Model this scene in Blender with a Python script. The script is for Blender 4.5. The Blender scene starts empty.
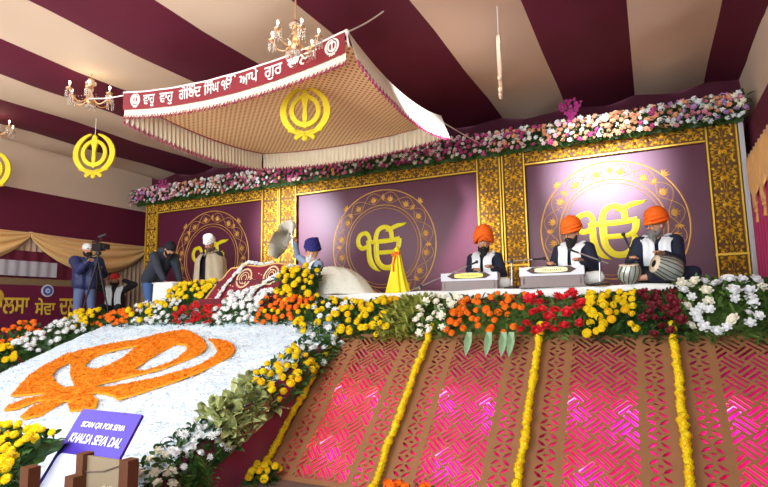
import bpy, bmesh, math, random
from mathutils import Vector, Matrix, Euler
from math import sin, cos, pi, radians, sqrt, atan2, hypot
S = bpy.context.scene
COL = S.collection
rnd = random.Random(7)

# ------------------------------------------------------------ camera, world, lights, exposure
psi, th, ro = radians(26.1), radians(7.2), radians(0.9)
F = Vector((-sin(psi)*cos(th), cos(psi)*cos(th), sin(th)))
R0 = Vector((cos(psi), sin(psi), 0)); U0 = R0.cross(F)
RR = R0*cos(ro)-U0*sin(ro); UU = U0*cos(ro)+R0*sin(ro)
cam = bpy.data.objects.new('camera', bpy.data.cameras.new('camera')); COL.objects.link(cam)
cam.matrix_world = Matrix(((RR.x, UU.x, -F.x, 0), (RR.y, UU.y, -F.y, 0), (RR.z, UU.z, -F.z, 1.6), (0, 0, 0, 1)))
cam.data.sensor_width = 36; cam.data.lens = 36*543/768; cam.data.clip_start = .05
S.camera = cam
W = bpy.data.worlds.new('world'); S.world = W; W.use_nodes = True
bg = W.node_tree.nodes['Background']; bg.inputs[0].default_value = (.80, .88, 1.0, 1); bg.inputs[1].default_value = 1.7
S.view_settings.view_transform = 'Standard'; S.view_settings.look = 'None'
S.view_settings.gamma = 1; S.view_settings.use_curve_mapping = False
S.view_settings.exposure = 0.1

def light(name, kind, loc, power, color=(1, 1, 1), size=1, target=None, **kw):
    l = bpy.data.lights.new(name, kind); l.energy = power; l.color = color
    if kind == 'AREA':
        l.shape = 'RECTANGLE'; l.size = size; l.size_y = kw.get('sy', size)
    elif kind == 'SPOT':
        l.spot_size = kw.get('angle', 1.0); l.spot_blend = kw.get('blend', .8); l.shadow_soft_size = size
    else: l.shadow_soft_size = size
    o = bpy.data.objects.new(name, l); COL.objects.link(o); o.location = loc
    if target is not None:
        o.rotation_euler = (Vector(target)-Vector(loc)).to_track_quat('-Z', 'Y').to_euler()
    return o
light('tent_daylight', 'AREA', (-3, -1.5, 4.4), 510, (.93, .96, 1), 9, (-4, 6, 1.0), sy=4)
light('tent_daylight_left', 'AREA', (-9.5, 0.5, 4.0), 185, (.9, .95, 1), 4, (-6, 6.5, 1.2), sy=3)
light('stage_wash_right', 'SPOT', (-1.0, 3.6, 4.95), 5200, (.86, .80, 1), .18, (-.55, 9, 3.75), angle=.40, blend=1)
light('stage_wash_left', 'SPOT', (-8.3, 3.4, 4.95), 5200, (.84, .84, 1), .18, (-6.5, 9, 3.3), angle=.40, blend=1)
light('stage_wash_middle', 'SPOT', (-1.9, 4.4, 4.9), 3600, (.86, .80, 1), .18, (-3.2, 9, 3.0), angle=.40, blend=1)
light('musician_fill', 'SPOT', (-1.2, 2.6, 4.95), 420, (1, .97, .93), .2, (-1.0, 7.4, 2.2), angle=.62, blend=1)  # added fill spot that brightens the musicians' dark faces, no fixture of its own
light('throne_fill', 'SPOT', (-5.0, 2.4, 4.2), 260, (1, .98, .95), .2, (-5.8, 7.2, 2.2), angle=.7, blend=1)  # companion fill added toward the throne, not a lamp of the stage
light('canopy_fill', 'AREA', (-3.4, .6, 2.5), 120, (1, .97, .94), 1.6, (-4.4, 5.8, 4.3))  # added fill panel, lifts the canopy underside from below
light('column_wash', 'SPOT', (-2.9, 7.9, 2.3), 60, (1, .86, .7), .08, (-2.2, 9, 2.9), angle=1.2, blend=1)
light('column_wash_left', 'SPOT', (-6.75, 8.2, 2.3), 70, (.85, .9, 1), .08, (-6.7, 9, 3.6), angle=1.5, blend=1)
light('ceiling_fill', 'AREA', (-7.5, 2.0, 3.3), 60, (1, .98, .97), 3, (-7.0, 5.0, 5.1), sy=3)  # unseen upward fill, added to brighten the ceiling cloth

# ------------------------------------------------------------ helpers
def lin(c):
    return tuple(((x/12.92) if x <= .04045 else ((x+.055)/1.055)**2.4) for x in (v/255 for v in c))+(1,)
MATS = {}
def M(name, rgb, rough=.7, metal=0.0, var=.12, scale=6, bump=0, bscale=40, spec=.5, emit=None, trans=0, sheen=0, coat=0):
    if name in MATS: return MATS[name]
    m = bpy.data.materials.new(name); m.use_nodes = True; MATS[name] = m
    nt = m.node_tree; b = nt.nodes['Principled BSDF']; c = lin(rgb)
    b.inputs['Roughness'].default_value = rough; b.inputs['Metallic'].default_value = metal
    b.inputs['Specular IOR Level'].default_value = spec
    if sheen: b.inputs['Sheen Weight'].default_value = sheen
    if coat: b.inputs['Coat Weight'].default_value = coat; b.inputs['Coat Roughness'].default_value = .3
    tc = nt.nodes.new('ShaderNodeTexCoord')
    nz = nt.nodes.new('ShaderNodeTexNoise'); nz.inputs['Scale'].default_value = scale; nz.inputs['Detail'].default_value = 4
    nt.links.new(tc.outputs['Object'], nz.inputs['Vector'])
    mx = nt.nodes.new('ShaderNodeMix'); mx.data_type = 'RGBA'
    mx.inputs[6].default_value = tuple(x*(1-var) for x in c[:3])+(1,); mx.inputs[7].default_value = tuple(min(1, x*(1+var)) for x in c[:3])+(1,)
    nt.links.new(nz.outputs[0], mx.inputs[0]); nt.links.new(mx.outputs[2], b.inputs['Base Color'])
    if bump:
        n2 = nt.nodes.new('ShaderNodeTexNoise'); n2.inputs['Scale'].default_value = bscale
        nt.links.new(tc.outputs['Object'], n2.inputs['Vector'])
        bp = nt.nodes.new('ShaderNodeBump'); bp.inputs['Strength'].default_value = bump; bp.inputs['Distance'].default_value = .02
        nt.links.new(n2.outputs[0], bp.inputs['Height']); nt.links.new(bp.outputs[0], b.inputs['Normal'])
    if emit: b.inputs['Emission Color'].default_value = lin(emit[0]); b.inputs['Emission Strength'].default_value = emit[1]
    if trans: b.inputs['Transmission Weight'].default_value = trans
    return m
def foliage_mat(name, a, b_, scale=9):
    if name in MATS: return MATS[name]
    m = M(name, a, .55, var=.3)
    nt = m.node_tree; mx = [n for n in nt.nodes if n.type == 'MIX'][0]
    mx.inputs[6].default_value = lin(a); mx.inputs[7].default_value = lin(b_)
    [n for n in nt.nodes if n.type == 'TEX_NOISE'][0].inputs['Scale'].default_value = scale
    return m

class MB:
    def __init__(s): s.v = []; s.f = []; s.m = []; s.cur = 0
    def add(s, vs, fs, T=None):
        o = len(s.v)
        s.v += [tuple(T @ Vector(p)) if T else tuple(p) for p in vs]
        s.f += [tuple(i+o for i in f) for f in fs]; s.m += [s.cur]*len(fs); return s
    def box(s, c, d, T=None, rz=0):
        x, y, z = (k/2 for k in d)
        vs = [Vector((sx*x, sy*y, sz*z)) for sx in (-1, 1) for sy in (-1, 1) for sz in (-1, 1)]
        if rz: vs = [Matrix.Rotation(rz, 3, 'Z') @ v for v in vs]
        vs = [v+Vector(c) for v in vs]
        return s.add(vs, [(0, 1, 3, 2), (4, 6, 7, 5), (0, 4, 5, 1), (2, 3, 7, 6), (0, 2, 6, 4), (1, 5, 7, 3)], T)
    def tube(s, pts, r, n=8, cap=True, T=None):
        pts = [Vector(p) for p in pts]; rs = r if isinstance(r, (list, tuple)) else [r]*len(pts)
        vs = []; up = None
        for i, p in enumerate(pts):
            t = (pts[min(i+1, len(pts)-1)]-pts[max(i-1, 0)]).normalized()
            if up is None: up = t.orthogonal().normalized()
            u = (up-t*up.dot(t)); u = u.normalized() if u.length > 1e-5 else t.orthogonal().normalized(); up = u
            w = t.cross(u)
            vs += [p+(u*cos(2*pi*k/n)+w*sin(2*pi*k/n))*rs[i] for k in range(n)]
        fs = [(i*n+k, i*n+(k+1) % n, (i+1)*n+(k+1) % n, (i+1)*n+k) for i in range(len(pts)-1) for k in range(n)]
        if cap: fs += [tuple(range(n))[::-1], tuple((len(pts)-1)*n+k for k in range(n))]
        return s.add(vs, fs, T)
    def lathe(s, prof, c=(0, 0, 0), n=16, T=None):
        vs = [(c[0]+r*cos(2*pi*k/n), c[1]+r*sin(2*pi*k/n), c[2]+z) for r, z in prof for k in range(n)]
        fs = [(i*n+k, i*n+(k+1) % n, (i+1)*n+(k+1) % n, (i+1)*n+k) for i in range(len(prof)-1) for k in range(n)]
        return s.add(vs, fs, T)
    def ball(s, c, r, n=10, T=None, sc=(1, 1, 1)):
        prof = [(max(1e-4, sin(pi*i/(n//2+1))), -cos(pi*i/(n//2+1))) for i in range(n//2+2)]
        vs = [(c[0]+r*sc[0]*a*cos(2*pi*k/n), c[1]+r*sc[1]*a*sin(2*pi*k/n), c[2]+r*sc[2]*z) for a, z in prof for k in range(n)]
        fs = [(i*n+k, i*n+(k+1) % n, (i+1)*n+(k+1) % n, (i+1)*n+k) for i in range(len(prof)-1) for k in range(n)]
        return s.add(vs, fs, T)
    def ribbon(s, pts, w, h, T=None, closed=False):
        # raised roof-profile strip lying in the local x-z plane, facing -y
        P = [Vector((p[0], 0, p[1])) for p in pts]; N = len(P); ws = w if isinstance(w, (list, tuple)) else [w]*N
        vs = []
        for i, p in enumerate(P):
            a = P[(i-1) % N] if closed else P[max(i-1, 0)]; b = P[(i+1) % N] if closed else P[min(i+1, N-1)]
            t = (b-a); t = t.normalized() if t.length > 1e-9 else Vector((1, 0, 0))
            q = Vector((-t.z, 0, t.x))*ws[i]/2
            vs += [p-q, p+Vector((0, -h, 0)), p+q]
        fs = []
        for i in range(N if closed else N-1):
            j = (i+1) % N
            fs += [(3*i, 3*j, 3*j+1, 3*i+1), (3*i+1, 3*j+1, 3*j+2, 3*i+2)]
        return s.add(vs, fs, T)
    def grid(s, fn, nu, nv, T=None, closed=False):
        vs = [fn(i/nu, j/nv) for i in range(nu+1) for j in range(nv+1)]
        fs = [(i*(nv+1)+j, (i+1)*(nv+1)+j, (i+1)*(nv+1)+j+1, i*(nv+1)+j+1) for i in range(nu) for j in range(nv)]
        return s.add(vs, fs, T)
    def build(s, name, mats, parent=None, smooth=False, loc=None, rz=0, thick=0):
        me = bpy.data.meshes.new(name); me.from_pydata(s.v, [], s.f); 
        for m in (mats if isinstance(mats, list) else [mats]): me.materials.append(m)
        me.polygons.foreach_set('material_index', s.m)
        me.update()
        return link(name, me, parent, smooth, loc, rz, thick)
def link(name, me, parent=None, smooth=False, loc=None, rz=0, thick=0):
    if smooth: me.polygons.foreach_set('use_smooth', [True]*len(me.polygons))
    o = bpy.data.objects.new(name, me); COL.objects.link(o)
    if parent is not None: o.parent = parent
    if loc is not None: o.location = loc
    if rz: o.rotation_euler.z = rz
    if thick:
        md = o.modifiers.new('thick', 'SOLIDIFY'); md.thickness = thick; md.offset = 0
    return o
def tag(o, label=None, cat=None, group=None, kind=None):
    if label: o['label'] = label
    if cat: o['category'] = cat
    if group: o['group'] = group
    if kind: o['kind'] = kind
    return o
def thing(name, label, cat, loc=(0, 0, 0), rz=0, group=None):
    o = bpy.data.objects.new(name, None); COL.objects.link(o); o.empty_display_size = .1
    o.location = loc; o.rotation_euler.z = rz
    return tag(o, label, cat, group)
def fill2d(loops, ext):
    """flat shape with holes (loops of x,y) -> mesh, thickness ext"""
    cu = bpy.data.curves.new('shape', 'CURVE'); cu.dimensions = '2D'; cu.fill_mode = 'BOTH'; cu.extrude = ext/2
    for L in loops:
        sp = cu.splines.new('POLY'); sp.points.add(len(L)-1); sp.use_cyclic_u = True
        for i, p in enumerate(L): sp.points[i].co = (p[0], p[1], 0, 1)
    o = bpy.data.objects.new('shape', cu); COL.objects.link(o)
    dg = bpy.context.evaluated_depsgraph_get(); dg.update()
    me = bpy.data.meshes.new_from_object(o.evaluated_get(dg))
    bpy.data.objects.remove(o); bpy.data.curves.remove(cu); return me
def text_mesh(body, size, ext=.004, bold=0, align='CENTER', shear=0):
    cu = bpy.data.curves.new('text', 'FONT'); cu.body = body; cu.size = size; cu.extrude = ext; cu.offset = bold
    cu.align_x = align; cu.shear = shear
    o = bpy.data.objects.new('text', cu); COL.objects.link(o)
    dg = bpy.context.evaluated_depsgraph_get(); dg.update()
    me = bpy.data.meshes.new_from_object(o.evaluated_get(dg))
    bpy.data.objects.remove(o); bpy.data.curves.remove(cu); return me
def xform(me, fn):
    for v in me.vertices: v.co = fn(v.co)
    me.update(); return me
def setmat(me, m):
    me.materials.clear(); me.materials.append(m); return me
def smoothstep(a, b, x):
    t = max(0, min(1, (x-a)/(b-a))); return t*t*(3-2*t)

# ------------------------------------------------------------ materials
maroon = M('maroon_cloth', (94, 8, 42), .8, var=.12, scale=2, bump=.15, bscale=5)
maroon_dark = M('maroon_back_cloth', (74, 8, 36), .85, var=.15, scale=1.5)
cream = M('cream_cloth', (214, 190, 164), .85, var=.06, scale=1, bump=.2, bscale=3)
gold = M('gold_scrollwork', (240, 188, 52), .4, .35, var=.25, scale=25)
gold_dark = M('dark_ground_behind_gold', (104, 68, 18), .7, var=.3, scale=20)
gold_line = M('gold_print_line', (214, 160, 70), .45, .3, var=.2, scale=14)
yellow_print = M('yellow_emblem', (232, 216, 20), .5, 0, var=.08, scale=3)
glitter = M('yellow_glitter', (238, 206, 32), .45, .25, var=.3, scale=60, bump=.5, bscale=120)
red_velvet = M('red_velvet', (126, 4, 24), .8, var=.1, sheen=.3)
white_thread = M('white_embroidery', (238, 232, 222), .7, var=.05)
white_cloth = M('white_cloth', (232, 232, 226), .85, var=.04, bump=.15, bscale=12)
lace = M('cream_ruffle', (228, 218, 190), .85, var=.06)
pinktrim = M('maroon_pink_trim', (160, 44, 84), .8, var=.3, scale=40)
magenta = M('magenta_satin', (190, 18, 105), .5, var=.15, scale=5)
peach = M('peach_satin', (236, 190, 120), .5, var=.08, scale=3, sheen=.3)
brown_ply = M('brown_lattice_board', (150, 104, 66), .55, var=.12, scale=8)
wood = M('brown_wood', (100, 58, 34), .45, var=.3, scale=10)
silver = M('brushed_silver', (205, 205, 208), .3, .9, var=.05)
black = M('matte_black', (16, 16, 18), .5, var=.1)
navy = M('navy_cloth', (24, 28, 48), .85, var=.15, scale=9, bump=.2, bscale=14)
orange_t = M('orange_turban_cloth', (255, 106, 8), .75, var=.08, scale=9)
skin_m = M('skin', (198, 144, 110), .55, var=.06, scale=12)
beard_b = M('black_beard', (22, 18, 17), .85, var=.3, scale=40, bump=.5, bscale=60)
beard_g = M('grey_beard', (120, 116, 112), .85, var=.35, scale=30, bump=.5, bscale=60)
leafd = foliage_mat('dark_green_leaf', (24, 62, 26), (70, 110, 44))
leafm = foliage_mat('mid_green_leaf', (44, 84, 34), (110, 140, 60))
leafy = foliage_mat('yellow_green_leaf', (110, 130, 40), (190, 186, 90))
leafv = foliage_mat('variegated_leaf', (60, 100, 40), (214, 212, 140), 30)

# ------------------------------------------------------------ the setting
CZ = 5.1; XL = -11.3; XR = 1.42; YB = 9.6; YN = -4.0
def struct(o): o['kind'] = 'structure'; return o
b = MB(); b.box(((XL+4)/2, 3, -.1), (4-XL+1, 15, .2)); struct(b.build('floor', M('dusty_floor', (120, 96, 84), .8, scale=3, bump=.2)))
# striped ceiling fabric: each width of cloth sags a little between its seams
edges = [XL, -10.45, -9.2, -8.25, -7.2, -6.04, -4.78, -3.41, -2.24, -1.12, -.03, .96, 2.1, 3.2, 4.3]
seq = [0]+[1, 0]*8
b = MB()
for k in range(len(edges)-1):
    x0, x1 = edges[k], edges[k+1]; b.cur = seq[k]
    def fn(u, v, x0=x0, x1=x1, k=k):
        y = YN+(YB-YN)*v; x = x0+(x1-x0)*u
        sag = .05*sin(pi*u)*(1+.4*sin(y*1.3+k)) + .03*sin(y*2.1+k*.7)*sin(pi*u)
        fold = .018*max(0, sin(y*4.3+x*3+k*2))**3*sin(pi*u)
        dy = .035*abs(((y+.4) % 2.6)-1.3)/1.3
        return (x, y, CZ-sag-fold-dy+.03)
    b.grid(fn, 8, 70)
struct(b.build('ceiling', [cream, maroon], smooth=True))
# back wall of plain maroon cloth
b = MB(); b.grid(lambda u, v: (XL+(XR-XL+.2)*u, YB+.03*sin(u*90), (CZ+.12)*v), 180, 4); struct(b.build('wall_back', maroon_dark, smooth=True))
# left wall: cream upper band, maroon band, cream pleats below
b = MB()
b.grid(lambda u, v: (XL-.0, YN+(YB-YN)*u, 4.16+(CZ-4.1)*v), 10, 2)
b.cur = 1; b.grid(lambda u, v: (XL+.02, YN+(YB-YN)*u, 3.25+.93*v), 10, 2)
b.cur = 2; b.grid(lambda u, v: (XL+.02*sin(u*(YB-YN)*52)+.0, YN+(YB-YN)*u, 3.3*v), 1600, 2)
struct(b.build('wall_left', [cream, maroon, M('beige_pleated_cloth', (198, 170, 142), .85)], smooth=True))
b = MB(); b.grid(lambda u, v: (XR+.1*(1-v), 4.2+(YB-4.2)*u, 4.2+.95*v), 6, 3)
b.cur = 1; b.grid(lambda u, v: (XR+.0, 4.2+(YB-4.2)*u, 4.25*v), 6, 3)
struct(b.build('wall_right', [cream, maroon]))
b = MB(); b.grid(lambda u, v: (4.35, YN+(YB-YN)*u, 4.2+.95*v), 6, 3)
b.cur = 1; b.grid(lambda u, v: (4.35, YN+(YB-YN)*u, 4.25*v), 6, 3); b.grid(lambda u, v: (XR+(4.35-XR)*u, YB, 5.1*v), 6, 3)
struct(b.build('wall_right', [cream, maroon]))

# ------------------------------------------------------------ stage, dais, bed, ramp
SL = radians(41.5)
red_carpet = M('dark_red_carpet', (96, 20, 30), .9)
b = MB(); b.box((-5, 7.6, .66), (12.4, 3.1, 1.32)); tag(b.build('stage_platform', red_carpet), 'long dark red stage platform running along the back wall', 'stage')
b = MB(); b.box((-2.0, 7.95, 1.59), (5.7, 2.1, .54)); t = thing('musicians_dais', 'raised dais spread with white sheet where the three musicians sit', 'dais')
b.build('platform', red_carpet, t)
b = MB()
def dais_sheet(u, v):
    x = -4.95+6.0*u; 
    if v < .25: return (x, 6.88-.012-.01*sin(x*9), 1.868-.1*(1-v*4)*(1+.3*sin(x*5)))
    return (x, 6.88+(v-.25)/.75*2.0, 1.868+.008*sin(x*7+v*9))
b.grid(dais_sheet, 120, 16); b.build('sheet', white_cloth, t, True, thick=.006)

# bed (sloping flower carpet) ---------------------------------------------------
BS = .38
def bedz(y): return 1.38+(y-6.0)*BS
BX0, BX1, BY0, BY1 = -8.25, -3.62, 2.55, 6.28
t = thing('flower_bed', 'large sloping bed of white petals with maroon cloth side', 'flower bed', (0, 0, 0))
def petals(u, v):
    x = BX0+(BX1-BX0)*u; y = BY0+(BY1-BY0)*v
    r = rnd.random()
    return (x, y, bedz(y)+.010*sin(x*11+y*3)+.006*sin(y*17-x*5)+.007*r)
b = MB(); b.grid(petals, 230, 190)
pet = M('white_petals', (232, 242, 248), .8, var=.05, scale=26, bump=.25, bscale=55)
tag(b.build('petal_cover', pet, t), kind='stuff')
b = MB()
def side(u, v):
    y = BY0+(BY1-BY0)*u; return (BX1+.012*sin(y*12)*(1-v)+.02, y, (bedz(y)-.005)*v)
b.grid(side, 120, 6); 
b.grid(lambda u, v: (BX0+(BX1-BX0)*u, BY0, bedz(BY0)*v), 10, 1); b.grid(lambda u, v: (BX0, BY0+(BY1-BY0)*u, bedz(BY0+(BY1-BY0)*u)*v), 10, 1)
b.build('cloth_side', M('maroon_skirt', (126, 14, 62), .7, var=.1, scale=3, sheen=.3), t, True)
KH = [
[(-7.005,4.03),(-7.242,4.27),(-7.43,4.492),(-7.556,4.776),(-7.583,5.092),(-7.35,5.294),(-7.1,5.448),(-6.717,5.589),(-6.516,5.789),(-6.218,5.91),(-6.058,5.883),(-5.659,5.693),(-5.505,5.612),(-5.206,5.381),(-5.142,5.198),(-5.211,5.053),(-5.373,4.793),(-5.66,4.58),(-5.909,4.416),(-5.92,4.307),(-5.716,4.343),(-5.437,4.474),(-5.184,4.629),(-4.966,4.82),(-4.878,4.936),(-4.861,5.14),(-4.929,5.28),(-5.204,5.498),(-5.431,5.63),(-5.174,5.602),(-4.913,5.505),(-4.705,5.346),(-4.612,5.173),(-4.657,5.015),(-4.715,4.774),(-4.894,4.52),(-5.104,4.275),(-5.262,4.135),(-5.4,4.191),(-5.749,4.235),(-5.779,4.175),(-5.514,4.092),(-5.373,3.967),(-5.531,3.898),(-5.654,3.868),(-5.835,3.967),(-5.827,4.021),(-6.002,4.03),(-5.977,3.924),(-5.964,3.745),(-6.103,3.663),(-6.219,3.689),(-6.318,3.886),(-6.241,4.016),(-6.413,3.986),(-6.508,3.811),(-6.647,3.762),(-6.72,3.83),(-6.668,3.988),(-6.421,4.112),(-6.601,4.129),(-6.771,4.077)],
[(-6.794,4.822),(-6.909,5.003),(-6.882,5.162),(-6.724,5.29),(-6.492,5.405),(-6.421,5.221),(-6.339,4.994),(-6.352,4.812),(-6.462,4.707),(-6.669,4.75)],
[(-5.769,4.74),(-5.849,5.042),(-5.861,5.305),(-5.84,5.465),(-5.634,5.446),(-5.467,5.296),(-5.382,5.044),(-5.458,4.867),(-5.582,4.74)],
[(-7.006,4.523),(-7.18,4.703),(-7.191,4.873),(-7.146,5.111),(-6.935,5.325),(-7.169,5.167),(-7.255,5.01),(-7.06,4.806),(-6.731,4.578),(-6.258,4.325),(-6.345,4.268),(-6.723,4.379)]]
def inpoly(x, y, P):
    c = False; j = len(P)-1
    for i in range(len(P)):
        if (P[i][1] > y) != (P[j][1] > y) and x < (P[j][0]-P[i][0])*(y-P[i][1])/(P[j][1]-P[i][1])+P[i][0]: c = not c
        j = i
    return c
def inkh(x, y): return inpoly(x, y, KH[0]) and not any(inpoly(x, y, h) for h in KH[1:])
me = xform(fill2d(KH, .02), lambda c: Vector((c.x, c.y, bedz(c.y)+.035+c.z)))
opet = M('orange_petals', (255, 156, 20), .8, var=.12, scale=30, bump=.3, bscale=70)
setmat(me, opet); t = thing('petal_emblem', 'big orange petal emblem with crossed swords laid on the white bed', 'petal emblem')
tag(link('orange_base', me, t), kind='stuff')
bo = MB(); bw = MB()
def petal_quad(B, x, y, z, s):
    T = Matrix.Translation((x, y, z)) @ Euler((rnd.uniform(-.28, .28), rnd.uniform(-.28, .28), rnd.uniform(0, 6.3))).to_matrix().to_4x4()
    B.add([(-s, -s*.5, 0), (s*.3, -s*.6, .004), (s, 0, .01), (s*.3, s*.6, .004), (-s, s*.5, 0)], [(0, 1, 2, 3, 4)], T)
for k in range(44000):
    x = rnd.uniform(BX0+.05, BX1-.02); y = rnd.uniform(2.9, BY1-.03)
    if inkh(x, y): petal_quad(bo, x, y, bedz(y)+.050, rnd.uniform(.009, .020))
    elif rnd.random() < .6: petal_quad(bw, x, y, bedz(y)+.016, rnd.uniform(.009, .019))
tag(bo.build('loose_petals', opet, t), kind='stuff')
t2 = [o for o in bpy.data.objects if o.name == 'flower_bed'][0]
tag(bw.build('loose_petals', pet, t2), kind='stuff')

# ramp: cut-out lattice boards over a lit magenta cloth ---------------------------
GX = [-3.58, -2.335, -1.09, .155, 1.40]
RL = 1.33/sin(SL)
def clip(poly, x0, x1, y0, y1):
    def cut(P, f, inter):
        out = []
        for i in range(len(P)):
            a, c = P[i-1], P[i]
            if f(c):
                if not f(a): out.append(inter(a, c))
                out.append(c)
            elif f(a): out.append(inter(a, c))
        return out
    def ix(v): return lambda a, c: (v, a[1]+(c[1]-a[1])*(v-a[0])/(c[0]-a[0]))
    def iy(v): return lambda a, c: (a[0]+(c[0]-a[0])*(v-a[1])/(c[1]-a[1]), v)
    for f, g in ((lambda p: p[0] >= x0, ix(x0)), (lambda p: p[0] <= x1, ix(x1)), (lambda p: p[1] >= y0, iy(y0)), (lambda p: p[1] <= y1, iy(y1))):
        if poly: poly = cut(poly, f, g)
    return poly
def area(P): return abs(sum(P[i-1][0]*P[i][1]-P[i][0]*P[i-1][1] for i in range(len(P))))/2 if P else 0
def lattice(Wd):
    loops = [[(0, 0), (Wd, 0), (Wd, RL), (0, RL)]]
    for xc in (.185, Wd-.185):
        y = .1; p = .152
        while y < RL-.02:
            for sx, sy in ((1, 1), (1, -1), (-1, 1), (-1, -1)):
                cx_, cy_ = xc+sx*.047, y+sy*.038; a = atan2(-sx*.038*sy*1.0, .047) if True else 0
                a = -sx*sy*.68; L, w = .046, .0150
                loops.append([(cx_+cos(a)*L*q-sin(a)*w*r_, cy_+sin(a)*L*q+cos(a)*w*r_) for q, r_ in ((-1, 0), (-.5, .8), (0, 1), (.5, .8), (1, 0), (.5, -.8), (0, -1), (-.5, -.8))])
            loops.append([(xc+.022*cos(k*pi/4), y+.014*sin(k*pi/4)) for k in range(8)])
            y += p
    x0, x1, y0, y1 = .33, Wd-.33, .05, RL-.05
    c = .158
    for i in range(-14, 20):
        for j in range(-14, 26):
            ux, uy = cos(pi/4), sin(pi/4)
            ox, oy = (i-j)*c*ux+x0, (i+j)*c*uy
            a = pi/4 if (i+j) % 2 == 0 else 3*pi/4
            for q in (-1, 0, 1):
                L = c*(.545 if q == 0 else .455); w = .0135; d = q*c*.31
                px_, py_ = ox-sin(a)*d, oy+cos(a)*d
                P = [(px_+cos(a)*L*s-sin(a)*w*r_, py_+sin(a)*L*s+cos(a)*w*r_) for s, r_ in ((-1, -1), (1, -1), (1, 1), (-1, 1))]
                P = clip(P, x0, x1, y0, y1)
                if area(P) > .0004: loops.append(P)
    return loops
backing = M('magenta_backing_cloth', (226, 24, 128), .6, var=.25, scale=4)
sides = ['beside the maroon bed side', 'below the cream roses', 'below the red roses', 'at the right, below white roses']
for k in range(4):
    Wd = GX[k+1]-GX[k]
    t = thing('lattice_panel', 'sloping brown cut-out lattice board over glowing magenta cloth, '+sides[k], 'lattice panel', (GX[k], 6.0-1.33/math.tan(SL), 0), 0, 'lattice boards of the stage front')
    me = fill2d(lattice(Wd), .012); T = Matrix.Rotation(SL, 4, 'X')
    xform(me, lambda c: T @ c); setmat(me, brown_ply); link('lattice_board', me, t)
    b = MB(); off = T @ Vector((0, 0, -.16))
    b.grid(lambda u, v: T @ Vector((Wd*u, RL*v, -.16+.012*sin(u*60+v*3))), 60, 6); b.build('backing_cloth', backing, t, True)
    for xx in (.03, Wd-.03):
        b = MB(); b.box((xx, RL/2, -.085), (.03, RL, .15), T); b.build('batten', wood, t)
    for xx, yy, pw, cc in ((Wd*.40, .45, 6, (1, .06, .45)), (Wd*.66, 1.05, 5, (1, .06, .85)), (Wd*.3, 1.15, 4, (1, .08, .75)), (Wd*.7, .25, 4, (1, .06, .5))):
        if k == 0: cc = (1, .06, .3)
        p = T @ Vector((xx, yy, -.03)); 
        l = light('pink_uplight', 'POINT', (GX[k]+p.x, 6.0-1.33/math.tan(SL)+p.y, p.z), pw, cc, .02)

# blooms and leaves ----------------------------------------------------------------
def bloom_mesh(name, kind, mat, seed=1):
    r = random.Random(seed); B = MB()
    if kind == 'mari':   # dense ball of petals
        B.ball((0, 0, .42), .80, 10, sc=(1, 1, .72))
        for ring, (n, ph) in enumerate(((10, .05), (10, .38), (8, .75), (5, 1.12))):
            for k in range(n):
                a = 2*pi*k/n+ring*.33+r.uniform(-.1, .1); d = Vector((cos(a)*cos(ph), sin(a)*cos(ph), sin(ph)*.8)); w = Vector((-sin(a), cos(a), 0))*.24; u = Vector((-cos(a)*sin(ph), -sin(a)*sin(ph), cos(ph)))*.20
                c = Vector((0, 0, .42))+d*.76
                B.add([c-w, c+w, c+w*.8+u+d*.16, c+u*1.3+d*.24, c-w*.8+u+d*.16], [(0, 4, 3, 2, 1)])
    elif kind == 'mum':
        B.ball((0, 0, .25), .45, 8, sc=(1, 1, .6))
        for ring, (n, tl, z, L) in enumerate(((12, .1, .15, 1.0), (11, .45, .25, .85), (9, .85, .35, .65), (6, 1.2, .45, .45))):
            for k in range(n):
                a = 2*pi*k/n+ring*.3+r.uniform(-.1, .1); T = Matrix.Rotation(a, 4, 'Z') @ Matrix.Translation((.12, 0, z)) @ Matrix.Rotation(-tl, 4, 'Y')
                B.add([(0, -.07, 0), (0, .07, 0), (L*.6, .13, .05), (L, 0, .12), (L*.6, -.13, .05)], [(0, 4, 3, 2, 1)], T)
    else:                # rose: cupped petals
        B.ball((0, 0, .42), .52, 8, sc=(1, 1, .95))
        for ring, (n, tl, rad, L) in enumerate(((6, .55, .3, .85), (5, .95, .26, .75), (4, 1.25, .2, .6))):
            for k in range(n):
                a = 2*pi*k/n+ring*.5+r.uniform(-.1, .1); T = Matrix.Rotation(a, 4, 'Z') @ Matrix.Translation((rad, 0, .12+ring*.1)) @ Matrix.Rotation(-tl, 4, 'Y')
                B.add([(0, -.2, 0), (0, .2, 0), (L*.6, .36, .02), (L, .2, -.1), (L, -.2, -.1), (L*.6, -.36, .02)], [(0, 5, 4, 3, 2, 1)], T)
    me = bpy.data.meshes.new(name); me.from_pydata(B.v, [], B.f); me.materials.append(mat); me.update(); return me
def bm_(col): return M('petal_'+col[0], col[1], .65, var=.14, scale=9)
cols = dict(yellow=(246, 214, 10), gold=(252, 204, 12), orange=(255, 132, 18), white=(238, 240, 238), cream=(250, 240, 218), red=(206, 14, 30),
            darkred=(112, 8, 26), pink=(226, 148, 164), hotpink=(206, 80, 140), peach=(240, 176, 128), lilac=(196, 150, 200), palepink=(238, 200, 200))
BL = {}
for c, rgb in cols.items():
    for kd in ('mari', 'mum', 'rose'):
        BL[c, kd] = (c, kd)
def getbloom(c, kd):
    if isinstance(BL[c, kd], tuple): BL[c, kd] = bloom_mesh('%s_%s' % (c, kd), kd, bm_((c, cols[c])), len(c))
    return BL[c, kd]
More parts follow.
